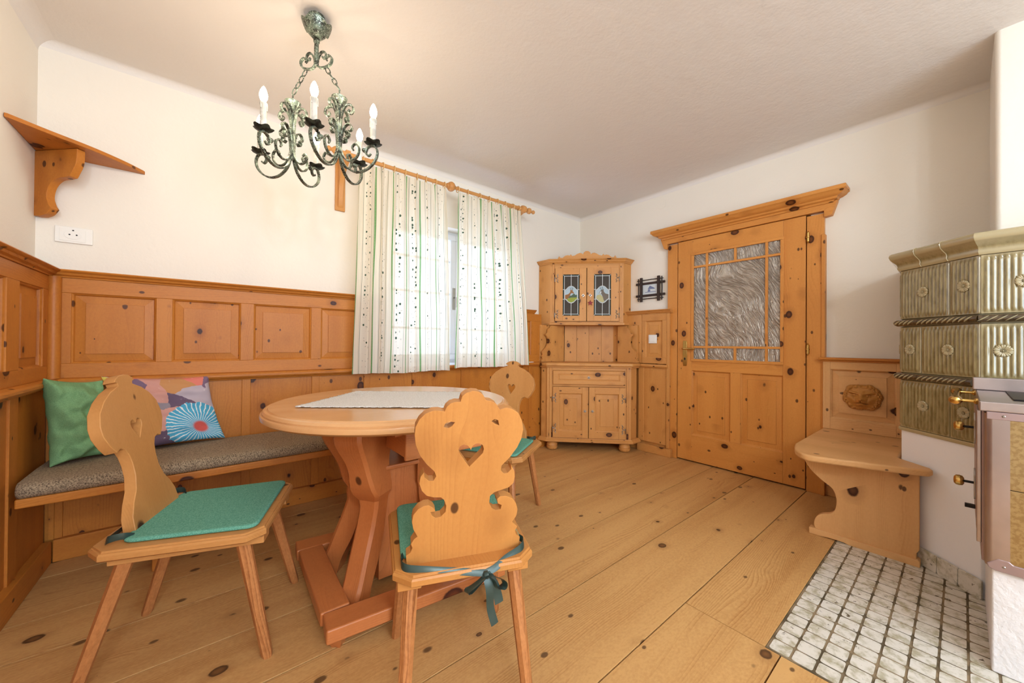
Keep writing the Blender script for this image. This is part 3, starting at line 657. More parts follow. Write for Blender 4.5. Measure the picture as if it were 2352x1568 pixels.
# upper body
uL, uR = (2.712, 2.712), (3.238, 2.186)
FU = FR(((uL[0]+uR[0])/2, (uL[1]+uR[1])/2, 0), (k0, -k0, 0)); HU = (Vector(uR)-Vector(uL)).length/2
part('upper_side', MB().prism([(2.70, 2.872), (2.712, 2.712), (2.728, 2.72), (2.716, 2.872)], FZ, 1.272, 1.880, 'n'), mc, cb, .001)
part('upper_side', MB().prism([(3.366, 2.20), (3.366, 2.184), (3.238, 2.186), (3.238, 2.202)], FZ, 1.272, 1.880, 'n'), mc, cb, .001)
part('inner_back', MB().prism([(2.735, 2.872), (3.366, 2.24), (3.366, 2.872)], FZ, 1.272, 1.88, 'n'), M['cgreen'], cb)
pu = [(2.695, 2.873), (2.69, 2.70), (3.226, 2.164), (3.367, 2.168), (3.367, 2.873)]
body(pu, 1.246, 1.272, 'upper_base', bev=.006)
body([(2.712, 2.873), (2.712, 2.712), (3.238, 2.186), (3.367, 2.19), (3.367, 2.873)], 1.86, 1.895, 'upper_top')
part('cornice', MB().sweep([(-.03, 0), (-.03, .045), (.040, .045), (.044, .040), (.040, .034), (.030, .028), (.026, .018), (.010, .008), (.006, 0)], [(2.708, 2.872, 1.882), (uL[0], uL[1], 1.882), (uR[0], uR[1], 1.882), (3.366, 2.188, 1.882)]), mc, cb)
half = [(0, .085), (.018, .082), (.034, .068), (.040, .050), (.052, .062), (.075, .066), (.100, .056), (.125, .040), (.150, .036), (.166, .054), (.174, .040), (.195, .045), (.220, .040), (.248, .018), (.270, .018), (.284, .036), (.298, .010), (.302, 0)]
cr = [(-x, y+1.925) for x, y in half[::-1]] + [(x, y+1.925) for x, y in half[1:]]
part('crest_board', MB().prism(cr[::-1], FU, .0, .018, 'u'), mc, cb, .002)
ff = MB()
for a, b in ((-HU, -.325), (.325, HU)): ff.fbox(FU, a, b, 1.272, 1.882, -.02, 0)
ff.fbox(FU, -.325, .325, 1.838, 1.882, -.02, 0, 'u'); ff.fbox(FU, -.325, .325, 1.272, 1.286, -.02, 0, 'u')
part('upper_face_frame', ff, mc, cb, .0015)
for a in (-.342, .342): part('pilaster_bead', MB().fbox(FU, a-.009, a+.009, 1.275, 1.88, 0, .006), mc, cb, .003)
def medal(cx_, cz, h=0.0):
    o = []
    for k in range(40):
        a = 2*PI*k/40; x = math.cos(a); y = math.sin(a)
        if abs(y) > .62: px_, py_ = .048*x/.79, .088*(abs(y)-.0)*(1 if y > 0 else -1)
        else: px_, py_ = .064*(1 if x > 0 else -1), .088*y*.85
        o.append((cx_+max(-.064, min(.064, px_)), cz+py_))
    return o
for s in (-1, 1):
    a, b = (-.322, -.003) if s < 0 else (.003, .322)
    d = MB(); n1 = .018; g0, g1, h0, h1 = a+.072, b-.072, 1.345, 1.770
    if s < 0: g0, g1 = a+.078, b-.070
    else: g0, g1 = a+.070, b-.078
    d.fbox(FU, a, g0, 1.288, 1.836, 0, n1); d.fbox(FU, g1, b, 1.288, 1.836, 0, n1); d.fbox(FU, g0, g1, h1, 1.836, 0, n1, 'u'); d.fbox(FU, g0, g1, 1.288, h0, 0, n1, 'u')
    do = part('glazed_door', d, mc, cb, .002)
    part('glass_pane', MB().fbox(FU, g0, g1, h0, h1, .004, .007), M['cgreen'], do, label='dark green and smoky leaded glass')
    part('smoky_glass', MB().fbox(FU, g0+.016, g1-.016, h0+.016, h1-.016, .007, .0075), M['cglass'], do)
    cu, cz = (g0+g1)/2, (h0+h1)/2+.005
    me_ = medal(cu, cz)
    part('painted_sky', MB().prism(me_, FU, .0075, .0082), M['sky'], do)
    def clip(pts): return [(max(cu-.061, min(cu+.061, x)), y) for x, y in pts]
    if s < 0:
        part('painted_hills', MB().prism([(cu-.06, cz-.03), (cu+.06, cz-.05), (cu+.061, cz+.0), (cu+.045, cz-.005), (cu+.03, cz+.012), (cu+.0, cz-.012), (cu-.03, cz-.005)][::1], FU, .0082, .0086), M['hill'], do)
        part('painted_meadow', MB().prism([(cu-.03, cz-.07), (cu, cz-.082), (cu+.03, cz-.07), (cu+.044, cz-.052), (cu+.060, cz-.045), (cu+.060, cz-.03), (cu, cz-.03), (cu-.046, cz-.045)], FU, .0086, .009), M['grass'], do)
        deer = [(-.061, -.042), (-.045, -.048), (-.030, -.040), (-.012, -.008), (-.002, .012), (.010, .016), (.022, .010), (.030, .014), (.026, .024), (.014, .038), (.020, .050), (.008, .046), (.000, .044), (-.010, .056), (-.008, .034), (-.012, .020), (-.030, .004), (-.061, -.004)]
        part('painted_roe_deer', MB().prism([(cu+x, cz+y) for x, y in deer], FU, .009, .0096), M['deer'], do)
        hn = MB()
        for q in ([(.004, .044), (-.004, .060), (-.014, .068)], [(-.004, .060), (.0, .072)], [(.010, .044), (.014, .060), (.010, .074)], [(.014, .060), (.022, .068)]): hn.tube([FU.p(cu+x, cz+y, .0098) for x, y in q], .0014, 5)
        part('painted_antlers', hn, M['horn'], do)
    else:
        part('painted_rocks', MB().prism([(cu-.06, cz-.045), (cu-.046, cz-.052), (cu-.03, cz-.07), (cu, cz-.082), (cu+.02, cz-.076), (cu+.01, cz-.03), (cu-.02, cz+.0), (cu-.05, cz-.006), (cu-.06, cz-.02)], FU, .0082, .0088), M['rock'], do)
        ch = [(.061, -.040), (.044, -.050), (.024, -.070), (.014, -.060), (.006, -.030), (-.004, -.006), (-.010, .006), (-.020, .004), (-.032, .006), (-.034, .014), (-.022, .034), (-.014, .044), (.006, .050), (.014, .058), (.012, .040), (.016, .026), (.030, .010), (.061, .002)]
        part('painted_chamois', MB().prism([(cu+x, cz+y) for x, y in ch], FU, .009, .0096), M['cham'], do)
        part('painted_face', MB().prism([(cu+x, cz+y) for x, y in [(-.032, .008), (-.020, .006), (-.012, .012), (-.010, .030), (-.018, .034)]], FU, .0096, .0099), M['paper'], do)
        hn = MB()
        for q in ([(-.012, .044), (-.016, .062), (-.022, .070), (-.028, .062)], [(.0, .048), (.002, .066), (-.002, .076), (-.010, .070)]): hn.tube([FU.p(cu+x, cz+y, .0098) for x, y in q], .0018, 5)
        part('painted_horns', hn, M['horn'], do)
    le = MB(); t_ = .0022
    for u in (g0+.016, g1-.016): le.fbox(FU, u-t_, u+t_, h0+.014, h1-.014, .0075, .0105)
    for v in (h0+.016, h1-.016): le.fbox(FU, g0+.014, g1-.014, v-t_, v+t_, .0075, .0105, 'u')
    le.fbox(FU, cu-t_, cu+t_, cz+.088, h1, .0075, .0105); le.fbox(FU, cu-t_, cu+t_, h0, cz-.088, .0075, .0105)
    for v in (cz-.048, cz+.052):
        le.fbox(FU, g0, cu-.062, v-t_, v+t_, .0075, .0105, 'u'); le.fbox(FU, cu+.062, g1, v-t_, v+t_, .0075, .0105, 'u')
    for u, v, x, y in ((g0, h0, 1, 1), (g1, h0, -1, 1), (g0, h1, 1, -1), (g1, h1, -1, -1)): le.tube([FU.p(u, v, .009), FU.p(u+x*.017, v+y*.017, .009)], .0022, 4)
    le.tube([FU.p(x, y, .0095) for x, y in me_+me_[:1]], .0024, 5)
    part('lead_came', le, M['lead'], do)
    knob(do, FU, s*.036, 1.552, n1)
    for z in (1.73, 1.36): hinge(do, FU, s*.325, z, n1, -s)
sta = []
for k in range(10):
    a = PI/2+k*PI/5; r = .032 if k % 2 == 0 else .013; sta.append((.036+r*math.cos(a), 1.472+r*math.sin(a)))
so_ = thing('star_ornament', 'small dark red star hanging from the right upper cabinet knob', 'ornament', tuple(FU.p(.036, 1.472, .024)))
part('star', MB().prism(sta, FU, .036, .042), M['red'], so_, .0015); part('cord', MB().tube([FU.p(.036, 1.504, .039), FU.p(.036, 1.560, .036), FU.p(.036, 1.566, .0435)], .0012, 5), M['paste'], so_)
# ================================================================== PICTURE
pf = thing('picture_frame', 'small house picture in a dark lattice frame of crossed sticks', 'picture', (3.36, 1.96, 1.60))
FP = FR((3.366, 0, 0), (0, -1, 0)); cu, cz = -1.962, 1.603
for v in (cz+.060, cz-.060): part('frame_stick', MB().fbox(FP, cu-.155, cu+.155, v-.011, v+.011, .0, .016, 'u'), M['bark'], pf, .003)
for u in (cu-.093, cu+.093): part('frame_stick', MB().fbox(FP, u-.013, u+.013, cz-.122, cz+.122, .008, .024), M['bark'], pf, .003)
for v in (cz+.094, cz-.094): part('twig', MB().tube([FP.p(cu-.14, v, .012), FP.p(cu, v+.002, .014), FP.p(cu+.14, v, .012)], .0045, 6), M['twig'], pf)
for u in (cu-.126, cu+.126): part('twig', MB().tube([FP.p(u, cz-.115, .014), FP.p(u+.002, cz, .013), FP.p(u, cz+.115, .014)], .0055, 6), M['twig'], pf)
pc = part('picture', MB().fbox(FP, cu-.082, cu+.082, cz-.050, cz+.050, 0, .006, 'u'), M['paper'], pf, label='pale picture of a house')
part('drawn_roof', MB().prism([(cu-.028, cz+.004), (cu-.004, cz+.036), (cu+.048, cz+.008), (cu+.048, cz+.0)], FP, .006, .0065), M['blueg'], pc)
part('drawn_house', MB().prism([(cu-.03, cz-.022), (cu-.022, cz+.002), (cu+.0, cz-.002), (cu+.0, cz-.022)], FP, .006, .0065).fbox(FP, cu-.055, cu+.06, cz-.03, cz-.024, .006, .0065), M['blueg'], pc)

# ================================================================== BENCH
bn = thing('corner_bench', 'long pine wall bench under the grey seat pad along the panelled window wall', 'bench', (.8, 2.45, 0))
part('seat_board', MB().box(WFX+.02, 1.05, 2.265, 2.70, .405, .442, 'x'), M['panel'], bn, .006)
part('front_rail', MB().box(WFX+.02, 1.05, 2.66, 2.70, .345, .405, 'x'), M['panel'], bn, .003)
for x in (-.19, .86):
    fr = FR((x, 0, 0), (0, 1, 0))
    part('leg', MB().prism([(2.32, .405), (2.30, .30), (2.335, .16), (2.325, 0), (2.42, 0), (2.44, .2), (2.50, .405)], fr, -.022, .022), M['panel'], bn, .003)
    part('cross_batten', MB().box(x-.03, x+.03, 2.30, 2.66, .375, .404, 'y'), M['panel'], bn, .003)
pad = MB()
def pad_section(x, e=0):
    y0, y1, z0, z1 = 2.252+e, 2.69-e*.3, .444, .500; o = []
    for a, b in [(y0+.012, z0), (y0, z0+.014), (y0-.003, z0+.03), (y0+.004, z1-.010), (y0+.018, z1-.001), (y0+.12, z1+.002), ((y0+y1)/2, z1+.004), (y1-.06, z1+.002), (y1-.01, z1-.004), (y1, z0+.02), (y1-.005, z0)]: o.append((x, a, b))
    return o
xs = [-.582, -.57, -.54, -.4, 0, .3, .6, .9, 1.02, 1.04]
pad.rings([pad_section(x, .012 if i in (0, len(xs)-1) else 0) for i, x in enumerate(xs)], 'x')
tag(part('seat_pad', pad, M['tweed'], ang=60), 'long brown grey tweed seat pad lying on the wall bench', 'seat pad')
# ================================================================== PILLOWS
def pillow(name, c00, c10, c11, c01, th, mat, label, cat, pinch=.06, wr=.006, seed=0, n=26, hem=None):
    c00, c10, c11, c01 = map(Vector, (c00, c10, c11, c01)); N = (c10-c00).cross(c01-c00).normalized(); vs = []; g = []
    mb = MB(); idx = {}
    for side in (1, -1):
        for j in range(n+1):
            for i in range(n+1):
                a, b = i/n, j/n; border = i in (0, n) or j in (0, n)
                if side < 0 and border: idx[(side, i, j)] = idx[(1, i, j)]; continue
                s_, t_ = 2*a-1, 2*b-1
                aa = a - (a-.5)*pinch*(1-s_*s_*0)*(1-abs(t_)**2.2)*1.0; bb = b - (b-.5)*pinch*(1-abs(s_)**2.2)
                p = c00*(1-aa)*(1-bb)+c10*aa*(1-bb)+c11*aa*bb+c01*(1-aa)*bb
                h = th*((1-abs(s_)**2.6)*(1-abs(t_)**2.6))**.5
                q = Vector((a*3+seed, b*7, seed)); w_ = wr*(noise.noise(q*1.0)*1.5+noise.noise(q*2.3)) * (0 if border else 1)
                p = p + N*side*(h+w_) + N*(.004*math.sin(b*23+a*5+seed) if border else 0)
                idx[(side, i, j)] = len(vs); vs.append(p); g.append((a, b, .5))
    fs = []
    for side in (1, -1):
        for j in range(n):
            for i in range(n):
                q = [idx[(side, i, j)], idx[(side, i+1, j)], idx[(side, i+1, j+1)], idx[(side, i, j+1)]]
                fs.append(tuple(q if side > 0 else q[::-1]))
    mb.add(vs, fs, g=g)
    o = part(name, mb, mat, None, ang=80, sub=1); tag(o, label, cat, 'cushions on the bench'); return o
pillow('cushion', (-.545, 2.46, .499), (-.372, 2.575, .501), (-.412, 2.605, .865), (-.575, 2.49, .893), .075, M['linen'], 'plain green linen cushion standing in the bench corner', 'cushion', .08, .022, 3)
pillow('cushion', (-.335, 2.55, .502), (.06, 2.625, .502), (-.02, 2.70, .858), (-.44, 2.668, .880), .055, M['pattern'], 'colourful flower printed cushion leaning on the panelling behind the left chair', 'cushion', .08, .016, 11)
# ================================================================== TABLE
TC = Vector((.671, 1.696, 0)); TZ = .785; TR = .53
tb = thing('dining_table', 'round wooden pedestal table with white runner and carved legs', 'table', tuple(TC))
mt = M['table']
part('tabletop', MB().lathe([(0.001, TZ-.052), (TR-.035, TZ-.052), (TR-.012, TZ-.050), (TR+.004, TZ-.040), (TR+.006, TZ-.028), (TR+.004, TZ-.022), (TR-.003, TZ-.020), (TR-.002, TZ-.014), (TR-.008, TZ-.006), (TR-.016, TZ-.003), (TR-.020, TZ-.0045), (TR-.023, TZ), (.001, TZ)], TC, n=96, ax='x'), M['tabletop'], tb, ang=30, smooth=True)
A_, B_, C_, D_ = Vector((.295, 1.323, 0)), Vector((.99, 1.25, 0)), Vector((1.02, 1.95, 0)), Vector((.31, 2.02, 0))
def beam(p, q, w_, z0, z1, inward):
    d = (q-p).normalized(); n = Vector((-d.y, d.x, 0))*inward; L = (q-p).length
    return MB().prism([(0, 0), (L, 0), (L, w_), (0, w_)] if inward > 0 else [(0, 0), (L, 0), (L, w_), (0, w_)], FR(p, d, Vector((-d.y, d.x, 0))), z0, z1, 'u')
for p, q, cut in ((A_, B_, 0), (B_, C_, .1005), (C_, D_, 0), (D_, A_, .1005)):
    d_ = (q-p).normalized()*cut; part('base_beam', beam(p+d_, q-d_, .10, .045, .095, 1), mt, tb, .007)
for p in (A_, B_, C_, D_):
    c_ = (TC-p).normalized(); o = p+c_*.07
    part('base_foot', MB().lathe([(.022, 0), (.045, .046)], o, n=4, ax='x'), mt, tb)
prof_o = curve([(.33, 0), (.335, .02), (.300, .09), (.265, .18), (.225, .28), (.20, .36), (.195, .40)], 4) + curve([(.205, .41), (.24, .46), (.275, .53), (.30, .60), (.325, .67), (.335, .732)], 4)
prof_i = curve([(.245, 0), (.225, .07), (.18, .16), (.145, .26), (.125, .36), (.12, .45), (.125, .55), (.12, .65), (.12, .732)], 4)
for k, a in enumerate((216, 141, 36, -39)):
    fr = FR(TC + Vector((-.011, -.02, 0)), (math.cos(math.radians(a)), math.sin(math.radians(a)), 0))
    w1 = .044; op = [tuple(p) for p in prof_o]; ip = [tuple(p) for p in prof_i]
    mb = MB(); rg = []
    m_ = 26
    def at(pts, z):
        for (r0_, z0_), (r1_, z1_) in zip(pts[:-1], pts[1:]):
            if z0_ <= z <= z1_+1e-6: return r0_+(r1_-r0_)*(z-z0_)/max(1e-6, z1_-z0_)
        return pts[-1][0]
    for j in range(m_+1):
        z = .732*j/m_; ro, ri = at(op, z), at(ip, z)
        wob = 0 if z < .36 else .010*math.sin((z-.36)*26+k)
        wd_ = w1 + (.014 if z > .40 else 0) + wob*.6
        ro += wob*(1 if z < .70 else 0)
        rg.append([fr.p(ri, z, -wd_), fr.p(ro-.012, z, -wd_), fr.p(ro, z, -wd_+.012), fr.p(ro, z, wd_-.012), fr.p(ro-.012, z, wd_), fr.p(ri, z, wd_)])
    mb.rings(rg, 'z'); part('leg', mb, M['table'], tb, ang=28)
bx = MB().box(TC.x-.115, TC.x+.095, TC.y-.115, TC.y+.075, .03, .505)
part('centre_box', bx, mt, tb, .004)
part('box_lid', MB().box(TC.x-.15, TC.x+.13, TC.y-.15, TC.y+.11, .505, .525, 'x'), mt, tb, .006)
dwt = part('drawer_box', MB().box(.565, .90, 1.335, 1.78, .612, .728, 'y'), mt, tb, .004)
part('drawer_front', MB().box(.56, .905, 1.318, 1.335, .604, .728, 'x'), mt, tb, .005)
for x in (.535, .901): part('drawer_runner', MB().box(x, x+.029, 1.36, 1.78, .69, .732, 'y'), mt, tb, .003)
# runner
P00, P10, P11, P01 = Vector((.251, 1.693, 0)), Vector((.726, 1.328, 0)), Vector((1.064, 1.662, 0)), Vector((.594, 2.044, 0))
rn = MB(); nx, ny = 60, 44; vs = []
for j in range(ny+1):
    for i in range(nx+1):
        a, b = i/nx, j/ny
        if i in (0, nx): a += (.010 if j % 3 else -.004)*(1 if i else -1)*.8
        if j in (0, ny): b += (.010 if i % 3 else -.004)*(1 if j else -1)*.8
        p = P00*(1-a)*(1-b)+P10*a*(1-b)+P11*a*b+P01*(1-a)*b
        e = min(i, nx-i, j, ny-j); h = .0015+.0012*noise.noise(Vector((a*14, b*14, 0)))
        if j < 2 or i < 2: h += .003*max(0, noise.noise(Vector((a*8, b*8, 3))))
        vs.append((p.x, p.y, TZ+.0032+h))
holes = set()
for i in range(nx):
    for j in range(ny):
        if i < 14 and 22 < j < 40 and (i*7+j*3) % 5 < 2 and (i % 2 == 0) and noise.noise(Vector((i*.3, j*.3, 1))) > -.05: holes.add((i, j))
rn.add(vs, [(j*(nx+1)+i, j*(nx+1)+i+1, (j+1)*(nx+1)+i+1, (j+1)*(nx+1)+i) for j in range(ny) for i in range(nx) if (i, j) not in holes], 'x')
tag(part('table_runner', rn, M['crochet'], None, solid=.003, ang=80), 'white crocheted cloth lying on the round table', 'tablecloth')

# ================================================================== CHAIRS
def rpoly(pts, c):
    """cut the corners of a convex outline"""
    o = []; n = len(pts)
    for i in range(n):
        a, b, d = Vector(pts[i-1]), Vector(pts[i]), Vector(pts[(i+1) % n])
        o += [tuple(b+(a-b).normalized()*c), tuple(b+(d-b).normalized()*c)]
    return o
CF = FR((0, 0, 0), (1, 0, 0), (0, 1, 0))      # chair frame: x to its right, y forward, z up
def leg_mb(top, foot, rt=.0215, rb=.0165):
    a, b = Vector(foot), Vector(top); d = (b-a).normalized(); rg = []
    for p, r in ((a, rb*.85), (a+d*.012, rb), (a+(b-a)*.55, (rt+rb)/2*1.02), (b, rt)):
        e = Vector((1, 0, 0)); e = (e-d*e.dot(d)).normalized(); f = d.cross(e)
        z = 0
        rg.append([p + e*math.cos(t)*r + f*math.sin(t)*r for t in [PI/8+2*PI*k/8 for k in range(8)]])
    for v in rg[0]: v.z = 0.0
    return MB().rings(rg, tuple(d))
HEART = [(-.0, .034), (.008, .048), (.018, .052), (.029, .047), (.034, .035), (.031, .020), (.0, -.026), (-.031, .020), (-.034, .035), (-.029, .047), (-.018, .052), (-.008, .048)]
BACK_A = [(-.163,-.003),(-.165,.031),(-.154,.038),(-.149,.052),(-.153,.064),(-.145,.077),(-.136,.084),(-.147,.107),(-.151,.129),(-.148,.15),(-.135,.166),(-.12,.173),(-.107,.173),(-.095,.164),(-.089,.152),(-.102,.152),(-.098,.141),(-.088,.133),(-.074,.135),(-.062,.148),(-.061,.166),(-.067,.184),(-.075,.192),(-.096,.195),(-.114,.202),(-.127,.218),(-.134,.24),(-.131,.259),(-.122,.271),(-.12,.256),(-.109,.245),(-.097,.244),(-.09,.256),(-.095,.27),(-.116,.293),(-.134,.32),(-.145,.35),(-.148,.377),(-.146,.4),(-.137,.419),(-.122,.434),(-.104,.441),(-.088,.441),(-.073,.437),(-.068,.45),(-.058,.459),(-.045,.463),(-.032,.462),(-.028,.478),(-.017,.487),(-.001,.491),(.015,.489),(.029,.479),(.037,.464),(.053,.461),(.067,.452),(.077,.436),(.096,.441),(.113,.436),(.132,.423),(.144,.401),(.15,.373),(.146,.345),(.135,.32),(.115,.292),(.092,.269),(.091,.254),(.1,.245),(.111,.245),(.121,.255),(.12,.268),(.131,.25),(.134,.231),(.131,.212),(.117,.199),(.096,.194),(.075,.189),(.063,.179),(.062,.157),(.07,.141),(.081,.133),(.096,.133),(.099,.146),(.087,.153),(.084,.167),(.093,.175),(.112,.173),(.131,.163),(.143,.146),(.149,.126),(.147,.106),(.135,.087),(.152,.07),(.146,.057),(.149,.045),(.162,.033),(.161,.013),(.160,-.003)]
HOLES_A = [[(-.032,.327),(-.028,.337),(-.018,.341),(-.008,.337),(-.001,.328),(.002,.323),(.006,.334),(.014,.341),(.025,.341),(.034,.335),(.038,.324),(.035,.312),(-.001,.275),(-.029,.318)],
 [(-.074,.395),(-.069,.405),(-.059,.409),(-.045,.406),(-.051,.397),(-.062,.391)], [(.056,.403),(.064,.409),(.074,.405),(.078,.390),(.066,.395)]]
hb_ = [(0,.500),(.026,.497),(.042,.488),(.053,.477),(.040,.474),(.037,.465),(.082,.448),(.120,.423),(.150,.390),(.163,.350),(.161,.318),(.142,.282),(.122,.258),(.103,.266),(.084,.258),(.072,.236),(.066,.206),(.067,.165),(.082,.122),(.108,.088),(.128,.050),(.135,-.002)]
BACK_B = [(-x, y) for x, y in hb_[::-1]] + hb_[1:]
BACK_B = BACK_B[::-1] if False else BACK_B
def chair(name, label, loc, rz, sh_, out, holes, seat_pts, feet, mat, lean, grp, ribbon_bow, th=.030):
    t = thing(name, label, 'chair', loc, rz, grp, local=True)
    st_ = sh_; sb = MB()
    P0 = rpoly(seat_pts, .045); P1 = [(x*.965, .205+(y-.205)*.965) for x, y in P0]
    sb.rings([[Vector((x, y, z)) for x, y in p] for p, z in ((P1, st_-.032), (P0, st_-.026), (P0, st_-.012), ([(x*.985, .205+(y-.205)*.985) for x, y in P0], st_-.006), ([(x*.972, .205+(y-.205)*.972) for x, y in P0], st_-.006), ([(x*.968, .205+(y-.205)*.968) for x, y in P0], st_))], (0, 1, 0))
    part('seat', sb, mat, t, .0015, ang=25)
    fb = FR((0, .012, st_), (1, 0, 0), (0, -math.sin(lean), math.cos(lean)))
    # N of this frame points to the rear
    part('backrest', MB().prism(out, fb, -th, 0, 'v', holes), mat, t, .0025)
    for sx_ in (-1, 1):
        part('batten', MB().box(sx_*.155-.032, sx_*.155+.032, .0, .40, st_-.062, st_-.032, 'y'), mat, t, .003)
    for (fx, fy), (tx_, ty_) in feet:
        part('leg', leg_mb((tx_, ty_, st_-.050), (fx, fy, 0)), M['leg'], t, ang=25)
    return t
def felt_pad(label, loc, rz, st_, pts, bow):
    t = thing('seat_cushion', label, 'seat cushion', (loc[0], loc[1], st_), rz, 'green felt cushions on the chairs', local=True)
    n = rr_(pts, .035, 6); c0 = Vector((0, .22))
    rg = []
    for k, z in ((.985, .0012), (1.0, .004), (1.0, .010), (.988, .0128), (.965, .0138), (.94, .0140), (.90, .0140)): rg.append([Vector((c0.x+(x-c0.x)*k, c0.y+(y-c0.y)*k, z)) for x, y in n])
    part('felt_pad', MB().rings(rg, (1, 0, 0)), M['felt'], t, ang=70)
    rb = MB()
    def rib(pts, w_=.010, tw=None):
        rb.tube([tuple(p) for p in curve(pts, 6)], w_, 6, .0012, up=tw or (0, .25, 1))
    if bow == 'full':
        rib([(-.172, .045, .012), (-.178, .02, .010), (-.165, -.012, .008), (-.11, -.030, .004), (-.03, -.040, -.008), (.045, -.050, -.020)], .009, (0, .6, 1))
        rib([(.172, .045, .012), (.178, .02, .012), (.160, -.008, .008), (.11, -.030, .0), (.075, -.045, -.012), (.045, -.050, -.020)], .009, (0, .6, 1))
        k = (.045, -.055, -.022)
        rib([k, (.02, -.068, -.030), (-.008, -.066, -.048), (-.002, -.060, -.058), (.02, -.060, -.040), k], .011, (.5, -1, .3))
        rib([k, (.065, -.072, -.020), (.090, -.070, -.036), (.092, -.062, -.056), (.072, -.060, -.058), (.062, -.060, -.036), k], .012, (.5, -1, .2))
        rib([k, (.052, -.066, -.06), (.056, -.062, -.11), (.068, -.064, -.155)], .011, (1, .2, 0))
        rib([k, (.066, -.056, -.05), (.078, -.054, -.085), (.082, -.056, -.105)], .013, (1, .2, 0))
        rb.lathe([(.001, -.010), (.010, -.006), (.011, .004), (.001, .010)], k, (1, 0, 0), 10)
    else:
        for sx_ in (-1, 1): rib([(sx_*.165, .05, .010), (sx_*.185, .035, .022), (sx_*.190, .008, .020), (sx_*.170, -.010, .006), (sx_*.14, -.012, .006)], .010, (0, .2, 1))
        rib([(-.14, -.012, .006), (0, -.014, .006), (.14, -.012, .006)], .010, (0, .2, 1))
    part('ribbon', rb, M['satin'], t, ang=60)
SA = [(-.197, -.045), (.197, -.045), (.220, .405), (-.220, .405)]
SB = [(-.225, -.045), (.225, -.045), (.245, .410), (-.245, .410)]
FA_ = [((-.188, .345), (-.155, .320)), ((.183, .365), (.155, .335)), ((-.175, -.055), (-.150, .035)), ((.175, -.055), (.150, .035))]
FB_ = [((-.212, .420), (-.165, .335)), ((.190, .415), (.165, .335)), ((-.185, -.075), (-.160, .035)), ((.185, -.075), (.160, .035))]
yA = math.atan2(-.369, .929)
mA = M['chair']
chair('wooden_chair', 'scroll cut wooden chair in front of the table with heart hole and dark bow', (.561, .889, 0), yA, .44, BACK_A, HOLES_A, SA, FA_, M['chair_orange'], math.radians(10), 'carved chairs around the table', 1)
felt_pad('green felt cushion tied with a bow to the nearest chair', (.561, .889), yA, .44, [(-.178, .035), (.178, .035), (.190, .385), (-.190, .385)], 'full')
hB = [[(x*.85-.002, y*.85+.300) for x, y in HEART]]
yB = math.atan2(-.325, .945)-PI/2
chair('wooden_chair', 'round headed wooden chair at the left of the table seen from its side', (-.183, 1.780, 0), yB, .44, BACK_B, hB, SB, FB_, mA, math.radians(12), 'carved chairs around the table', 0, .032)
felt_pad('green felt cushion on the left chair in front of the bench', (-.183, 1.780), yB, .44, [(-.190, .030), (.190, .030), (.212, .385), (-.212, .385)], 'side')
yC = math.atan2(-.466, -.885)-PI/2
chair('wooden_chair', 'round headed wooden chair behind the table near the corner cabinet', (1.50, 1.875, 0), yC, .44, BACK_B, hB, SB, FB_, mA, math.radians(12), 'carved chairs around the table', 0, .028)
felt_pad('green felt cushion on the chair nearest the corner cabinet', (1.50, 1.875), yC, .44, [(-.190, .030), (.190, .030), (.212, .385), (-.212, .385)], 'side')
# ================================================================== CURTAINS
RZ = 2.338; RY = 2.655
rd = thing('curtain_rod', 'turned wooden curtain rod with ball finials above the window', 'curtain rod', (1.5, RY, RZ))
part('pole', MB().lathe([(.014, 0), (.014, 1.68)], (.62, RY, RZ), (1, 0, 0), 16), M['rodw'], rd)
def turned(prof, o, name, r=24): part(name, MB().lathe(prof, o, (1, 0, 0), r), M['rodw'], rd)
turned([(.014, -.040), (.020, -.038), (.022, -.030), (.019, -.027), (.030, -.022), (.038, -.008), (.039, .004), (.034, .018), (.024, .028), (.018, .034), (.014, .040)], (1.497, RY, RZ), 'centre_ball')
turned([(.014, -.03), (.030, -.024), (.034, -.012), (.034, .010), (.030, .022), (.014, .026)], (2.285, RY, RZ), 'bracket_ring')
turned([(.012, -.03), (.020, -.026), (.028, -.012), (.028, .004), (.018, .016), (.010, .022), (.010, .032), (.016, .040), (.019, .050), (.016, .060), (.002, .068)], (2.360, RY, RZ), 'finial')
turned([(.002, -.06), (.016, -.052), (.018, -.042), (.010, -.028), (.026, -.010), (.028, .006), (.014, .02)], (.62, RY, RZ), 'finial')
bk2 = [(-.0, .030), (-.215, .045), (-.215, -.30), (-.205, -.31), (-.19, -.29), (-.185, -.20), (-.165, -.13), (-.12, -.075), (-.06, -.045), (-.0, -.028)]
for x in (.70, 2.285):
    fr = FR((x, RY+.0, RZ), (0, -1, 0))
    part('rod_bracket', MB().prism([(u-.0, v) for u, v in bk2], fr, -.016, .016), M['rodw'], rd, .003)
    part('wall_plate', MB().fbox(FWA, x-.034, x+.034, RZ-.33, RZ+.09, 0, .018), M['rodw'], rd, .004)
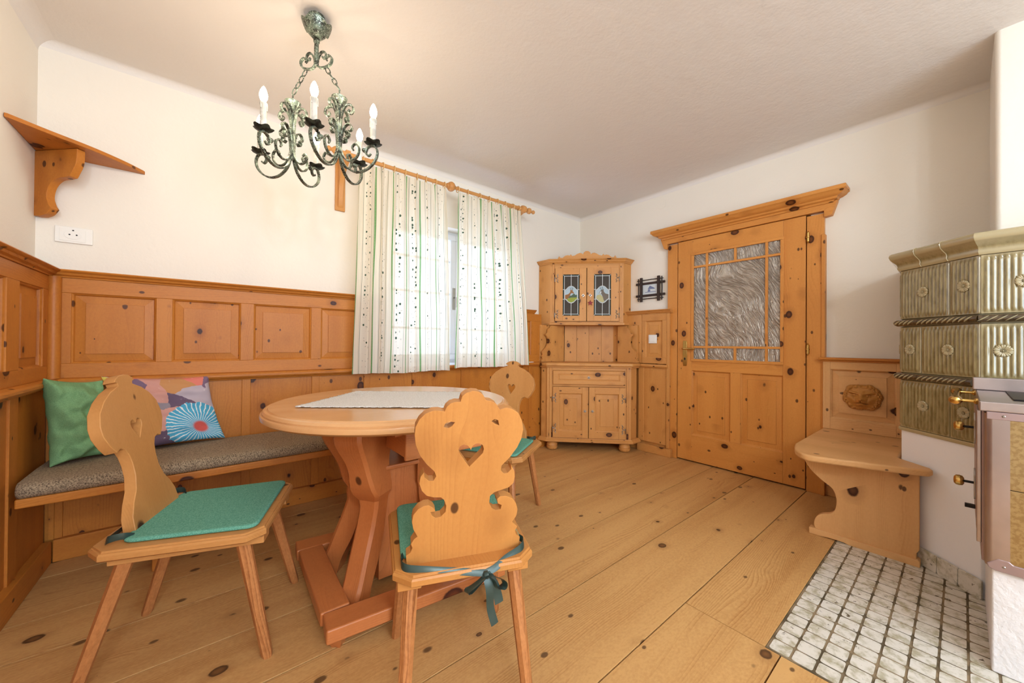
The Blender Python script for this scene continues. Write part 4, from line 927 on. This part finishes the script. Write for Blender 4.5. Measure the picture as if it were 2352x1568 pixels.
def curtain(label, xt0, xt1, xb0, xb1, zt, zb, folds, seed, fab, rings_x):
    t = thing('curtain', label, 'curtain', ((xt0+xt1)/2, RY, zt), group='window curtains')
    nu, nv = 260, 40; vs = []; g = []
    r2 = random.Random(seed); ph = [r2.uniform(0, 6.28) for _ in range(8)]; am = [r2.uniform(.6, 1.2) for _ in range(folds+2)]
    for j in range(nv+1):
        b = j/nv; z = zt+(zb-zt)*b
        for i in range(nu+1):
            a = i/nu; aw = a + .012*math.sin(a*17+ph[0])*b + .010*math.sin(a*31+ph[1])
            x = (xt0+(xt1-xt0)*a)*(1-b)+(xb0+(xb1-xb0)*a)*b
            f1 = math.sin(2*PI*folds*aw+ph[2]); f2 = math.sin(2*PI*folds*2.7*aw+ph[3]); k_ = am[int(a*folds)]
            top = max(0, 1-b/.10)
            amp = .010+.016*min(1, b*5)
            y = RY - .004 - amp*(f1*k_*.8+.3*f2*(1-b*.5)) - .006*top*math.sin(2*PI*folds*4*aw)
            y -= .018*b*1.0 + .03*min(1, b*1.4)
            x += .006*math.sin(2*PI*folds*aw+ph[2]+1.4)*(1-.2*b)
            z2 = z + (.004*math.sin(a*9+ph[4]) if j == nv else 0) + (.004*abs(math.sin(2*PI*folds*2*aw)) if j == 0 else 0)
            vs.append((x, y, z2)); g.append((a*fab+.002+.004*math.sin(9*b+a*12), z, 0))
    mb = MB(); mb.add(vs, [(j*(nu+1)+i, j*(nu+1)+i+1, (j+1)*(nu+1)+i+1, (j+1)*(nu+1)+i) for j in range(nv) for i in range(nu)], g=g)
    part('fabric', mb, M['curtain'], t, ang=180)
    hm = MB(); 
    for x in rings_x:
        r = MB(); o = Vector((x, RY, RZ-.006)); tilt = r2.uniform(-.35, .35)
        r.tube([o + Vector((math.cos(tilt)*0 + math.sin(tilt)*math.cos(q)*.024, math.cos(q)*.024*math.cos(tilt), math.sin(q)*.024)) for q in [2*PI*k/20 for k in range(21)]], .0036, 6, cap=False)
        part('curtain_ring', r, M['ringw'], t)
curtain('printed white curtain left of the window gap with green edge stripes', .775, 1.452, .728, 1.462, RZ-.030, .832, 8, 4, 1.21, [.80, .86, .935, 1.02, 1.105, 1.20, 1.275, 1.35, 1.435])
curtain('printed white curtain right of the window gap, narrower', 1.552, 2.236, 1.502, 2.315, RZ-.028, .848, 8, 9, 1.21, [1.562, 1.66, 1.78, 1.88, 1.97, 2.06, 2.15, 2.22])
# ================================================================== CHANDELIER
cd = thing('chandelier', 'green patinated wrought iron chandelier with six lit candle bulbs', 'chandelier', (CH.x, CH.y, CZ))
iron = M['iron']; ax_ = Vector((.678, -.735, 0)).normalized(); CXY = Vector((CH.x, CH.y, 0))
cup = MB(); nrg = []
for j in range(9):
    b = j/8; rg = []
    for k in range(48):
        a = 2*PI*k/48; lobe = abs(math.cos(2.0*a+.5))
        r = .012+.040*math.sin(min(1, b*1.25)*PI/2)+(.010*max(0, b-.7)/.3)
        z = 2.438+.078*b - (.030*(1-lobe)**1.2 if b > .75 else 0)*((b-.75)/.25)
        rg.append(CXY + Vector((math.cos(a)*r, math.sin(a)*r, z)))
    nrg.append(rg)
cup.rings(nrg, 'z', True, False); part('canopy', cup, iron, cd, solid=.002, ang=60)
part('ceiling_plate', MB().lathe([(.03, CZ-.04), (.035, CZ-.03), (.035, CZ)], CXY, n=20), iron, cd)
part('stem', MB().lathe([(.008, 2.315), (.010, 2.32), (.0095, 2.42), (.013, 2.424), (.013, 2.432)], CXY, n=14), iron, cd)
def strap(mb, fr, pts, w_=.0075, t_=.0028, k=6, taper=True):
    p = curve(pts, k); n = len(p)
    mb.tube([fr.p(q[0], q[1]) for q in p], t_, 8, w_, up=tuple(fr.N.cross(fr.V)) if 0 else None, taper=[1.0]*n)
def strap2(mb, fr, pts, w_=.0085, t_=.0034, k=5):
    p = [Vector((q[0], q[1])) for q in curve(pts, k)]; rg = []
    for i, q in enumerate(p):
        d = (p[min(i+1, len(p)-1)]-p[max(i-1, 0)]).normalized(); nrm = Vector((-d.y, d.x)); e = 1-.45*max(0, (i/len(p)-.85)/.15)
        rg.append([fr.p(q.x+nrm.x*a*t_, q.y+nrm.y*a*t_, b*w_*e) for a, b in ((1, -.8), (.4, -1), (-.4, -1), (-1, -.8), (-1, .8), (-.4, 1), (.4, 1), (1, .8))])
    mb.rings(rg, tuple(fr.V)); return mb
def spiral(c, r0_, a0, turns, n=10, shrink=.35, sgn=1):
    o = []
    for k in range(n+1):
        q = k/n; r = r0_*(1-q*(1-shrink)); a = a0+sgn*turns*2*PI*q; o.append((c[0]+r*math.cos(a), c[1]+r*math.sin(a)))
    return o
for sg in (-1, 1):
    fr = FR(CXY, ax_*sg)
    mb = MB(); strap2(mb, fr, [(.006, 2.36), (.004, 2.325), (.020, 2.305), (.048, 2.305), (.072, 2.318), (.078, 2.342), (.062, 2.356), (.048, 2.345), (.054, 2.334)], .007)
    part('hanger_scroll', mb, iron, cd)
    mb = MB(); strap2(mb, fr, [(.005, 2.318), (.010, 2.35), (.026, 2.375), (.044, 2.372), (.048, 2.354), (.036, 2.346), (.030, 2.356)], .006); part('hanger_scroll', mb, iron, cd)
COLS = [Vector((.270, 1.953, 0)), Vector((.428, 1.782, 0))]
for ci, cc0 in enumerate(COLS):
    out = (cc0-CXY).normalized(); fo = FR(cc0, out)
    # chain of long links from the hanger scroll down to the cup
    p0 = CXY+out*.050+Vector((0, 0, 2.300)); p1 = cc0+Vector((0, 0, 2.195)); n = 4
    for k in range(n):
        a = p0+(p1-p0)*(k/n); b = p0+(p1-p0)*((k+1)/n); d = (b-a); L = d.length; d.normalize(); e = (fo.N if k % 2 else d.cross(fo.N)).normalized(); mid_ = (a+b)/2; pts = []
        for q in range(17):
            an = 2*PI*q/16; pts.append(mid_ + d*(math.cos(an)*L*.60) + e*(math.sin(an)*.0085))
        part('chain_link', MB().tube(pts, .0024, 6, cap=False), iron, cd)
    col = MB(); col.lathe([(.002, 1.888), (.009, 1.894), (.010, 1.902), (.006, 1.912), (.008, 1.925), (.006, 1.94), (.007, 2.13), (.004, 2.15), (.003, 2.195)], cc0, n=12)
    col.lathe([(.006, 2.110), (.012, 2.118), (.024, 2.134), (.032, 2.150), (.034, 2.156), (.031, 2.154), (.014, 2.140), (.005, 2.138)], cc0, n=24)
    part('column', col, iron, cd)
    dirs = [math.atan2(out.y, out.x), math.atan2(out.y, out.x)+PI/2, math.atan2(out.y, out.x)-PI/2]
    for a in dirs:
        fr = FR(cc0, (math.cos(a), math.sin(a), 0)); arm = MB()
        strap2(arm, fr, [(.006, 1.955), (.009, 1.90), (.028, 1.853), (.065, 1.822), (.108, 1.815), (.150, 1.832), (.181, 1.868), (.186, 1.905), (.168, 1.928), (.142, 1.922), (.132, 1.900), (.144, 1.884), (.157, 1.893)], .0075)
        ar = part('arm', arm, iron, cd)
        m2 = MB(); strap2(m2, fr, [(.005, 1.975), (.010, 1.925), (.030, 1.880), (.062, 1.868), (.092, 1.888), (.099, 1.922), (.082, 1.942), (.066, 1.930), (.072, 1.914)], .0062); part('inner_scroll', m2, iron, ar)
        m2 = MB(); m2.lathe([(.002, 0), (.010, .004), (.014, .012), (.006, .020)], fr.p(.128, 1.902), (0, .3, 1), 8); part('leaf', m2, iron, ar)
        pc_ = fr.p(.166, 1.934); pan = MB(); rg = []
        for rr, zz in ((.004, -.004), (.016, -.004), (.030, .001), (.036, .008), (.034, .010), (.026, .006), (.010, .004)):
            rg.append([pc_ + Vector((math.cos(q)*(rr+.004*math.cos(5*q)*rr/.03), math.sin(q)*(rr+.004*math.cos(5*q)*rr/.03), zz+.003*math.cos(5*q)*(rr/.036)**2)) for q in [2*PI*j/30 for j in range(30)]])
        pan.rings(rg, 'z'); part('drip_pan', pan, M['pan'], ar)
        cdm = MB(); cdm.lathe([(.0125, .002), (.0125, .100), (.0145, .104), (.0135, .112), (.010, .116), (.004, .116)], pc_, n=18)
        for q in range(3): cdm.tube([pc_+Vector((math.cos(q*2+a)*.0128, math.sin(q*2+a)*.0128, .110-.0)), pc_+Vector((math.cos(q*2+a)*.0136, math.sin(q*2+a)*.0136, .098-.006*q)), pc_+Vector((math.cos(q*2+a)*.013, math.sin(q*2+a)*.013, .086-.008*q))], .0028, 6)
        part('candle', cdm, M['candle'], ar)
        part('bulb', MB().lathe([(.0065, .114), (.009, .120), (.0145, .134), (.0155, .146), (.012, .162), (.006, .176), (.001, .182)], pc_, n=16), M['bulb'], ar, ang=80)
    for a in [dirs[0], dirs[1], dirs[2], dirs[0]+PI]:
        fr = FR(cc0, (math.cos(a), math.sin(a), 0)); m2 = MB(); inn = a == dirs[0]+PI
        strap2(m2, fr, [(.007, 1.94), (.008, 2.02), (.014, 2.085), (.034, 2.120), (.060, 2.118), (.070, 2.096), (.058, 2.080), (.046, 2.090), (.052, 2.100)], .0068); part('upper_scroll', m2, iron, cd)
        if not inn:
            m2 = MB(); strap2(m2, fr, [(.008, 1.93), (.013, 1.98), (.026, 2.020), (.046, 2.035), (.062, 2.024), (.060, 2.006), (.046, 2.004)], .0085, .0024); part('upper_scroll', m2, iron, cd)
            m2 = MB(); strap2(m2, fr, [(.032, 1.985), (.042, 1.975), (.052, 1.985), (.050, 1.998), (.040, 1.996)], .009, .002); part('leaf', m2, iron, cd)
        else:
            m2 = MB(); strap2(m2, fr, [(.006, 1.955), (.012, 1.905), (.034, 1.872), (.058, 1.872), (.074, 1.892), (.066, 1.912), (.052, 1.904)], .0062); part('inner_scroll', m2, iron, cd)

# ================================================================== TILED STOVE
sv = thing('tiled_stove', 'olive brown glazed tiled stove with fluted tiles and rosettes on a white base', 'stove', (2.95, -.1, 0))
LQ, KQ, EQ = (2.741, .205), (2.492, -.044), (2.492, -.95)
core = [(WX-.003, .205), LQ, KQ, EQ, (PX-.003, -.95), (PX-.003, PY+.003), (WX-.003, PY+.003)]
def inset(d): return [(WX-.003, .205-d), (LQ[0]+d*.4, .205-d), (KQ[0]+d, KQ[1]-d*.4), (KQ[0]+d, -.95), (PX-.003, -.95), (PX-.003, PY+.003), (WX-.003, PY+.003)]
part('plinth', MB().prism(inset(.006), FZ, 0, .628, 'n'), M['whitepaint'], sv, .003)
part('tile_core', MB().prism(inset(.012), FZ, .628, 1.45, 'n'), M['ceramd'], sv)
FT = FR((LQ[0], LQ[1], 0), (-k0, -k0, 0)); FTR = FR((KQ[0], KQ[1], 0), (0, -1, 0))
def ridged(mb, fr, u0, u1, v0, v1, n0, pitch=.0168, amp=.0042, gap=None):
    nr = max(2, round((u1-u0-.018)/pitch)); pw = (u1-u0-.018)/nr; mu_ = nr*8; mv = 26; vs = []
    cols = [u0, u0+.003]+[u0+.009+pw*nr*i/mu_ for i in range(mu_+1)]+[u1-.003, u1]
    rows = [v0, v0+.003]+[v0+.010+(v1-v0-.024)*j/mv for j in range(mv+1)]+[v1-.003, v1]
    for j, v in enumerate(rows):
        for i, u in enumerate(cols):
            edge = i in (0, len(cols)-1) or j in (0, len(rows)-1)
            h = 0
            if 2 <= i < len(cols)-2 and 2 <= j < len(rows)-2:
                x = ((u-u0-.009)/pw) % 1.0; rib = max(0, math.sin(PI*min(1, max(0, (x-.12)/.76))))**.7
                e0 = min(1, (v-v0-.010)/.012); e1 = min(1, (v1-.014-v)/.012); env = max(0, min(e0, e1))**.5
                if gap:
                    du, dv = u-gap[0], v-gap[1]; q = math.hypot(du, dv)
                    if q < gap[2]*1.15: env *= max(0, (q-gap[2])/(gap[2]*.15))
                h = amp*rib*env
            vs.append(fr.p(u, v, n0-.005 if edge else n0+h))
    nc = len(cols)
    mb.add(vs, [(j*nc+i, j*nc+i+1, (j+1)*nc+i+1, (j+1)*nc+i) for j in range(len(rows)-1) for i in range(nc-1)], tuple(fr.V))
def rosette(fr, u, v, n, r):
    mb = MB(); C_ = fr.p(u, v, n)
    for k in range(10):
        a = 2*PI*k/10+PI/10; d = fr.U*math.cos(a)+fr.V*math.sin(a); e = -fr.U*math.sin(a)+fr.V*math.cos(a)
        for sgn in (-1, 1):
            dd = (d+e*sgn*.13).normalized(); pts = [C_+dd*r*q for q in (.30, .5, .75, .95, 1.0)]
            mb.tube([p+fr.N*.001 for p in pts], r*.17, 6, taper=[.35, .8, 1.1, .9, .3])
    for k in range(8):
        a = 2*PI*k/8; d = fr.U*math.cos(a)+fr.V*math.sin(a); mb.lathe([(.001, -.001), (r*.09, .001), (r*.06, .004), (.001, .005)], C_+d*r*.2, tuple(fr.N), 8)
    mb.lathe([(r*.12, -.001), (r*.12, .003), (.001, .006)], C_, tuple(fr.N), 12); return mb
def stile(fr, u0, u1, v0, v1, ros=True, pu=None):
    g = .0012; mb = MB(); c_ = (pu or (u0+u1)/2, (v0+v1)/2+.002); r = .0255
    ridged(mb, fr, u0+g, u1-g, v0+g, v1-g, -.002, gap=(c_[0], c_[1], r*.86) if ros else None)
    o = part('fluted_tile', mb, M['ceram'], sv, ang=50)
    if ros: part('rosette', rosette(fr, c_[0], c_[1], .001, r), M['ceram'], o, ang=60)
DL = .352
FTL = FR((3.366, .205, 0), (-1, 0, 0))
for v0, v1, ed in ((1.188, 1.440, (0, .18, .40, .622)), (.917, 1.152, (0, .29, .51, .622)), (.640, .884, (0, .18, .40, .622))):
    for u0, u1 in zip(ed[:-1], ed[1:]): stile(FTL, u0, u1, v0, v1)
for u0, u1 in ((0, .233), (.233, DL)): stile(FT, u0, u1, 1.188, 1.440)
for u0, u1 in ((0, .107), (.107, DL)): stile(FT, u0, u1, .917, 1.152)
for u0, u1 in ((0, .235), (.235, DL)): stile(FT, u0, u1, .640, .884)
for u0, u1 in ((0, .222), (.222, .444), (.444, .666), (.666, .888)): stile(FTR, u0, u1, 1.188, 1.440)
for u0, u1 in ((0, .118), (.118, .34), (.34, .562), (.562, .784)): stile(FTR, u0, u1, .917, 1.152)
part('edge_moulding', MB().sweep([(-.01, 0), (-.01, .017), (.003, .017), (.005, .010), (.002, 0)], [(2.99, .205, .625), (*LQ, .625), (*KQ, .625), (2.492, -.3, .625)]), M['ceram'], sv)
path = lambda z: [(WX-.004, .205, z), (*LQ, z), (*KQ, z), (*EQ, z)]
CR2 = [(-.02, 0), (-.02, .090), (.030, .090), (.037, .085), (.040, .074), (.036, .062), (.034, .058), (.032, .056), (.024, .046), (.012, .034), (.008, .022), (.010, .012), (.004, 0)]
for p in ([(WX-.004, .205), LQ], [LQ, (2.655, .119)], [(2.655, .119), (2.576, .040)], [(2.576, .040), KQ], [KQ, (2.492, -.50)], [(2.492, -.50), EQ]):
    pass
part('cornice_tile', MB().sweep(CR2, path(1.438)), M['ceram'], sv, ang=50)
part('crown_slab', MB().prism(core, FZ, 1.45, 1.520, 'n'), M['ceram'], sv)
for q in (.115, .235):
    o = FT.p(q, 1.438, .0); jm = MB(); 
    jm.tube([o+FT.N*a+Vector((0, 0, b)) for a, b in ((.006, .0), (.013, .012), (.011, .022), (.015, .034), (.027, .046), (.037, .058), (.042, .074), (.039, .086), (.03, .0905), (-.02, .0905))], .0022, 6); part('joint', jm, M['ceramd'], sv)
def leafband(fr, u0, u1, z, dirn):
    mb = MB(); n = int((u1-u0)/.024)
    rr = .0165
    mb.rings([[fr.p(u, z+math.sin(a)*rr, .004+math.cos(a)*rr*1.05) for a in [2*PI*k/14 for k in range(14)]] for u in [u0+(u1-u0)*i/8 for i in range(9)]], tuple(fr.U))
    o = part('rope_band', mb, M['ceramd'], sv, ang=60)
    lm = MB()
    for i in range(n):
        u = u0+.012+i*(u1-u0-.02)/n
        for a0 in (0, ):
            pts = []
            for q in range(7):
                w_ = q/6; uu = u+dirn*(w_-.5)*.030; zz = z+(w_-.5)*.022; nn = .004+math.sqrt(max(0, (rr*1.05)**2-(zz-z)**2))+.0008; pts.append(fr.p(uu, zz, nn))
            lm.tube(pts, .0042, 6, .0022, taper=[.2, .7, 1, 1.1, 1, .7, .2])
    part('leaf_relief', lm, M['ceram'], o, ang=60)
for z in (1.170, .900):
    leafband(FTL, 0, .628, z, 1)
    leafband(FT, -.005, .107, z, 1); leafband(FT, .109, DL+.006 if z > 1 else .338, z, 1)
    if z > 1:
        leafband(FTR, -.004, .30, z, 1); leafband(FTR, .302, .62, z, 1)
    mb = MB()
for q in range(4):
    e0 = .013+q*.0885
    part('skirting_tile', MB().prism(rr_([(e0, .001), (e0+.086, .001), (e0+.086, .082), (e0, .082)], .008, 3), FT, .0, .009, 'u'), M['hearth'], sv, .0015)
# ================================================================== COOKER
ck = thing('cooker', 'stainless steel wood fired cooker with tan enamel front and brass knobs', 'cooker', (2.2, -.4, 0))
stl, std = M['steel'], M['steeld']
CX0, CX1, CY = 1.955, 2.478, -.055
part('masonry_base', MB().box(CX0+.012, CX1, -.95, CY-.003, 0, .335), M['rough'], ck, .006)
part('body', MB().box(CX0+.045, CX1, -.95, CY+.016, .338, .84), std, ck, .004)
part('hob_plate', MB().box(CX0-.002, CX1-.002, -.95, CY+.022, .842, .874), stl, ck, .004)
part('rear_upstand', MB().box(CX1-.03, CX1-.002, -.95, CY+.030, .875, .926), stl, ck, .004)
part('cooking_plate', MB().box(CX0+.10, CX1-.06, -.90, CY-.05, .874, .879), M['blackm'], ck, .002)
cp = MB(); rr = .016
pr = [(CX0+.045, CY+.012)] + [(CX0+rr-rr*math.cos(a)-.002, CY-.0+.010-rr+rr*math.sin(a)) for a in [PI/2-PI/2*k/8 for k in range(9)]] + [(CX0-.002, -.094), (CX0+.045, -.094)]
part('corner_column', MB().prism(pr, FZ, .345, .836, 'n'), stl, ck, ang=50)
FK2 = FR((CX0, 0, 0), (0, -1, 0))
part('top_rail', MB().fbox(FK2, .048, .95, .818, .842, -.03, .003, 'u'), std, ck, .002)
part('bottom_rail', MB().prism([(.048, .352), (.052, .340), (.066, .334), (.95, .334), (.95, .366), (.10, .366), (.092, .374), (.070, .374)], FK2, -.03, .004, 'u'), std, ck, .003)
part('enamel_panel', MB().fbox(FK2, .092, .95, .600, .820, -.02, .0), M['goldpanel'], ck, .001)
part('enamel_panel', MB().fbox(FK2, .092, .95, .362, .598, -.02, .0), M['goldpanel'], ck, .001)
part('side_strip', MB().box(CX0+.05, CX0+.09, CY+.016, CY+.026, .395, .838), stl, ck, .002)
for z in (.352, .830): part('screw', MB().lathe([(.004, 0), (.004, .001), (.002, .003), (.001, .003)], FK2.p(.082, z, .003), tuple(FK2.N), 10), M['silver'], ck)
FS = FR((0, CY+.016, 0), (-1, 0, 0))       # side facing the bench (+Y)
for z0, z1 in ((.68, .835), (.42, .665)):
    ddo = part('side_door', MB().fbox(FS, -2.40, -2.06, z0, z1, 0, .010), std, ck, .003)
    zc = .755 if z0 > .6 else .552
    lp = MB().prism(cc([(-2.175, zc-.06), (-2.160, zc-.045), (-2.165, zc), (-2.155, zc+.03), (-2.175, zc+.055), (-2.195, zc+.03), (-2.185, zc), (-2.19, zc-.045)], 3), FS, .010, .014); part('latch_plate', lp, M['silver'], ddo, .001)
    part('knob_stem', MB().lathe([(.0045, .010), (.0045, .040)], FS.p(-2.175, zc, 0), tuple(FS.N), 10), M['blackm'], ddo)
    part('door_knob', MB().lathe([(.010, .036), (.017, .040), (.0195, .048), (.018, .056), (.012, .061), (.001, .062)], FS.p(-2.175, zc, 0), tuple(FS.N), 20), M['brass'], ddo)
part('ash_lever', MB().fbox(FS, -2.20, -2.18, .455, .467, .01, .035), M['blackm'], ck, .001)
rl = MB()
for x in (2.06, 2.44):
    part('rail_bracket', MB().lathe([(.010, 0), (.011, .004), (.006, .010), (.0055, .040), (.009, .046), (.006, .05)], (x, CY+.022, .882-.02), (0, 1, 0), 12), M['brass'], ck)
part('towel_rail', MB().lathe([(.003, -.032), (.012, -.028), (.0165, -.014), (.0165, .002), (.010, .014), (.008, .02), (.0075, .36), (.010, .37), (.0165, .384), (.0165, .398), (.010, .41), (.002, .414)], (2.06, CY+.072, .862), (1, 0, 0), 18), M['brass'], ck)
# ================================================================== STOVE BENCH
sb_ = thing('stove_bench', 'pale pine bench with carved lion panel between the door and the stove', 'bench', (2.9, .4, 0))
mbn = M['bench']
seat = [(3.335, .62), (2.66, .622)] + [tuple(p) for p in curve([(2.60, .612), (2.50, .585), (2.435, .545), (2.415, .50), (2.435, .43), (2.475, .33), (2.515, .22), (2.552, .13), (2.575, .098), (2.60, .088)], 4)] + [(2.625, .096), (2.738, .209), (3.335, .209)]
part('seat', MB().prism(seat[::-1] if 0 else seat, FZ, .447, .480, 'y'), mbn, sb_, .010, seg=3)
FG = FR((2.62, 0, 0), (0, -1, 0))
pl_ = [(.131+0, .0)]
sidep = [(-.131, .078), (-.131, .447), (-.585, .447)] + [(-y, z) for y, z in [tuple(p) for p in curve([(.578, .415), (.548, .36), (.500, .312), (.462, .285), (.442, .262), (.432, .215), (.438, .165), (.458, .135), (.495, .120), (.520, .092), (.528, .055), (.520, .030)], 4)]] + [(-.14, .030), (-.14, .06)]
part('side_panel', MB().prism(sidep[::-1], FG, -.035, 0, 'v'), mbn, sb_, .003)
part('foot_rail', MB().prism([(-.547, 0), (-.50, 0), (-.46, .006), (-.40, .006), (-.38, .0), (-.128, .0), (-.128, .028), (-.136, .034), (-.547, .034)], FG, -.036, .014, 'u'), mbn, sb_, .003)
part('rear_leg', MB().box(3.24, 3.33, .44, .50, 0, .447), mbn, sb_, .003)
FL_ = FR((3.335, 0, 0), (0, -1, 0)); u0, u1, v0, v1 = -.618, -.212, .481, .955
pn = MB()
pn.fbox(FL_, u0, -.578, v0, v1, 0, .032); pn.fbox(FL_, -.262, u1, v0, v1, 0, .032); pn.fbox(FL_, -.578, -.262, .892, v1, 0, .032, 'u'); pn.fbox(FL_, -.578, -.262, v0, .556, 0, .032, 'u')
bp = part('back_frame', pn, mbn, sb_, .002)
rp = MB(); raised(rp, FL_, -.578, -.262, .556, .892, .032, ax='u', flat=.042, depth=.020, lift=.012); part('raised_panel', rp, mbn, sb_, smooth=False)
part('panel_cap', MB().prism([(0, .955), (.046, .955), (.056, .962), (.056, .972), (0, .972)], FR((3.368, .64, 0), (-1, 0, 0)), 0, .43, 'n') if 0 else MB().box(3.280, 3.368, .214, .640, .955, .972, 'y').box(3.294, 3.368, .214, .628, .944, .955, 'y'), M['panel'], sb_, .003)
# lion head relief
lm = MB(); n1, n2 = 96, 96; cu, cz = -.417, .716
def G(x, y, cx_, cy_, sx, sy, ang=0):
    dx, dy = x-cx_, y-cy_; c_, s_ = math.cos(ang), math.sin(ang); a, b = dx*c_+dy*s_, -dx*s_+dy*c_
    return math.exp(-(a*a/(sx*sx)+b*b/(sy*sy))/2)
def lion(x, y):
    """x, y in head units -1..1"""
    a = math.atan2(y, x); r = (abs(x)**2.6+abs(y*1.03)**2.6)**(1/2.6)
    R0 = .97+.035*math.sin(a*6+.9)+.02*math.sin(a*11+1)
    edge = max(0, min(1, (R0-r)/.16))
    if edge <= 0: return None
    h = .50*edge**.5+.20*G(x, y, 0, .05, .62, .62)
    f = .30*G(x, y, 0, .22, .34, .30)                    # brow dome
    f += .62*G(x, y, 0, -.24, .27, .22)                  # muzzle block
    f += .20*G(x, y, -.15, -.32, .11, .10)+.20*G(x, y, .15, -.32, .11, .10)
    f += .24*G(x, y, 0, .08, .10, .24)                   # nose ridge
    f += .26*G(x, y, 0, -.13, .15, .06)-.22*G(x, y, -.09, -.17, .035, .022)-.22*G(x, y, .09, -.17, .035, .022)
    f -= .30*G(x, y, 0, -.28, .02, .07)
    f -= .40*(G(x, y, -.13, -.40, .13, .022, .22)+G(x, y, .13, -.40, .13, .022, -.22))
    f += .26*G(x, y, 0, -.53, .17, .08)
    for s_ in (-1, 1):
        f -= .34*G(x, y, s_*.36, .18, .15, .09, s_*.2)
        f += .34*G(x, y, s_*.36, .17, .065, .050) - .16*G(x, y, s_*.36, .17, .020, .020)
        f += .24*G(x, y, s_*.36, .33, .18, .045, s_*.25)
        f -= .12*G(x, y, s_*.36, .245, .12, .014, s_*.1)-.0
        f -= .10*G(x, y, s_*.36, .095, .11, .014, s_*.1)
        f += .20*G(x, y, s_*.50, -.08, .14, .16)
        f -= .16*G(x, y, s_*.30, -.12, .05, .16, s_*-.4)
    mane = max(0, min(1, (math.hypot(x*.98, (y+.05)*.90)-.66)/.14))
    st2 = noise.noise(Vector((x*3+a*.8, y*3, 1.3)))*2.2
    w_ = math.sin((abs(x)*1.0+.35*y)*26+st2*3.5)*.6+.4*math.sin((abs(x)*.6-y)*31+st2*4)
    h += f*(1-mane)+mane*(.13*w_+.10)*min(1, edge*2)
    return max(.02, h)
vs = []; ok = {}
for j in range(n2+1):
    for i in range(n1+1):
        x, y = -1.08+2.16*i/n1, -1.08+2.16*j/n2; h = lion(x, y)
        if h is not None: ok[(i, j)] = len(vs); vs.append(FL_.p(cu+x*.097, cz+y*.088,   .020+h*.052))
fs = []
for j in range(n2):
    for i in range(n1):
        q = [(i, j), (i+1, j), (i+1, j+1), (i, j+1)]
        if all(k in ok for k in q): fs.append(tuple(ok[k] for k in q))
lm.add(vs, fs, 'x'); M['lion'] = wood('carved_wood', (196, 136, 66), (160, 100, 40), (90, 50, 24), .0, .35, .5, 5)
part('lion_head', lm, M['lion'], sb_, ang=180, solid=.004, label='carved wooden lion head, darker than the panel')
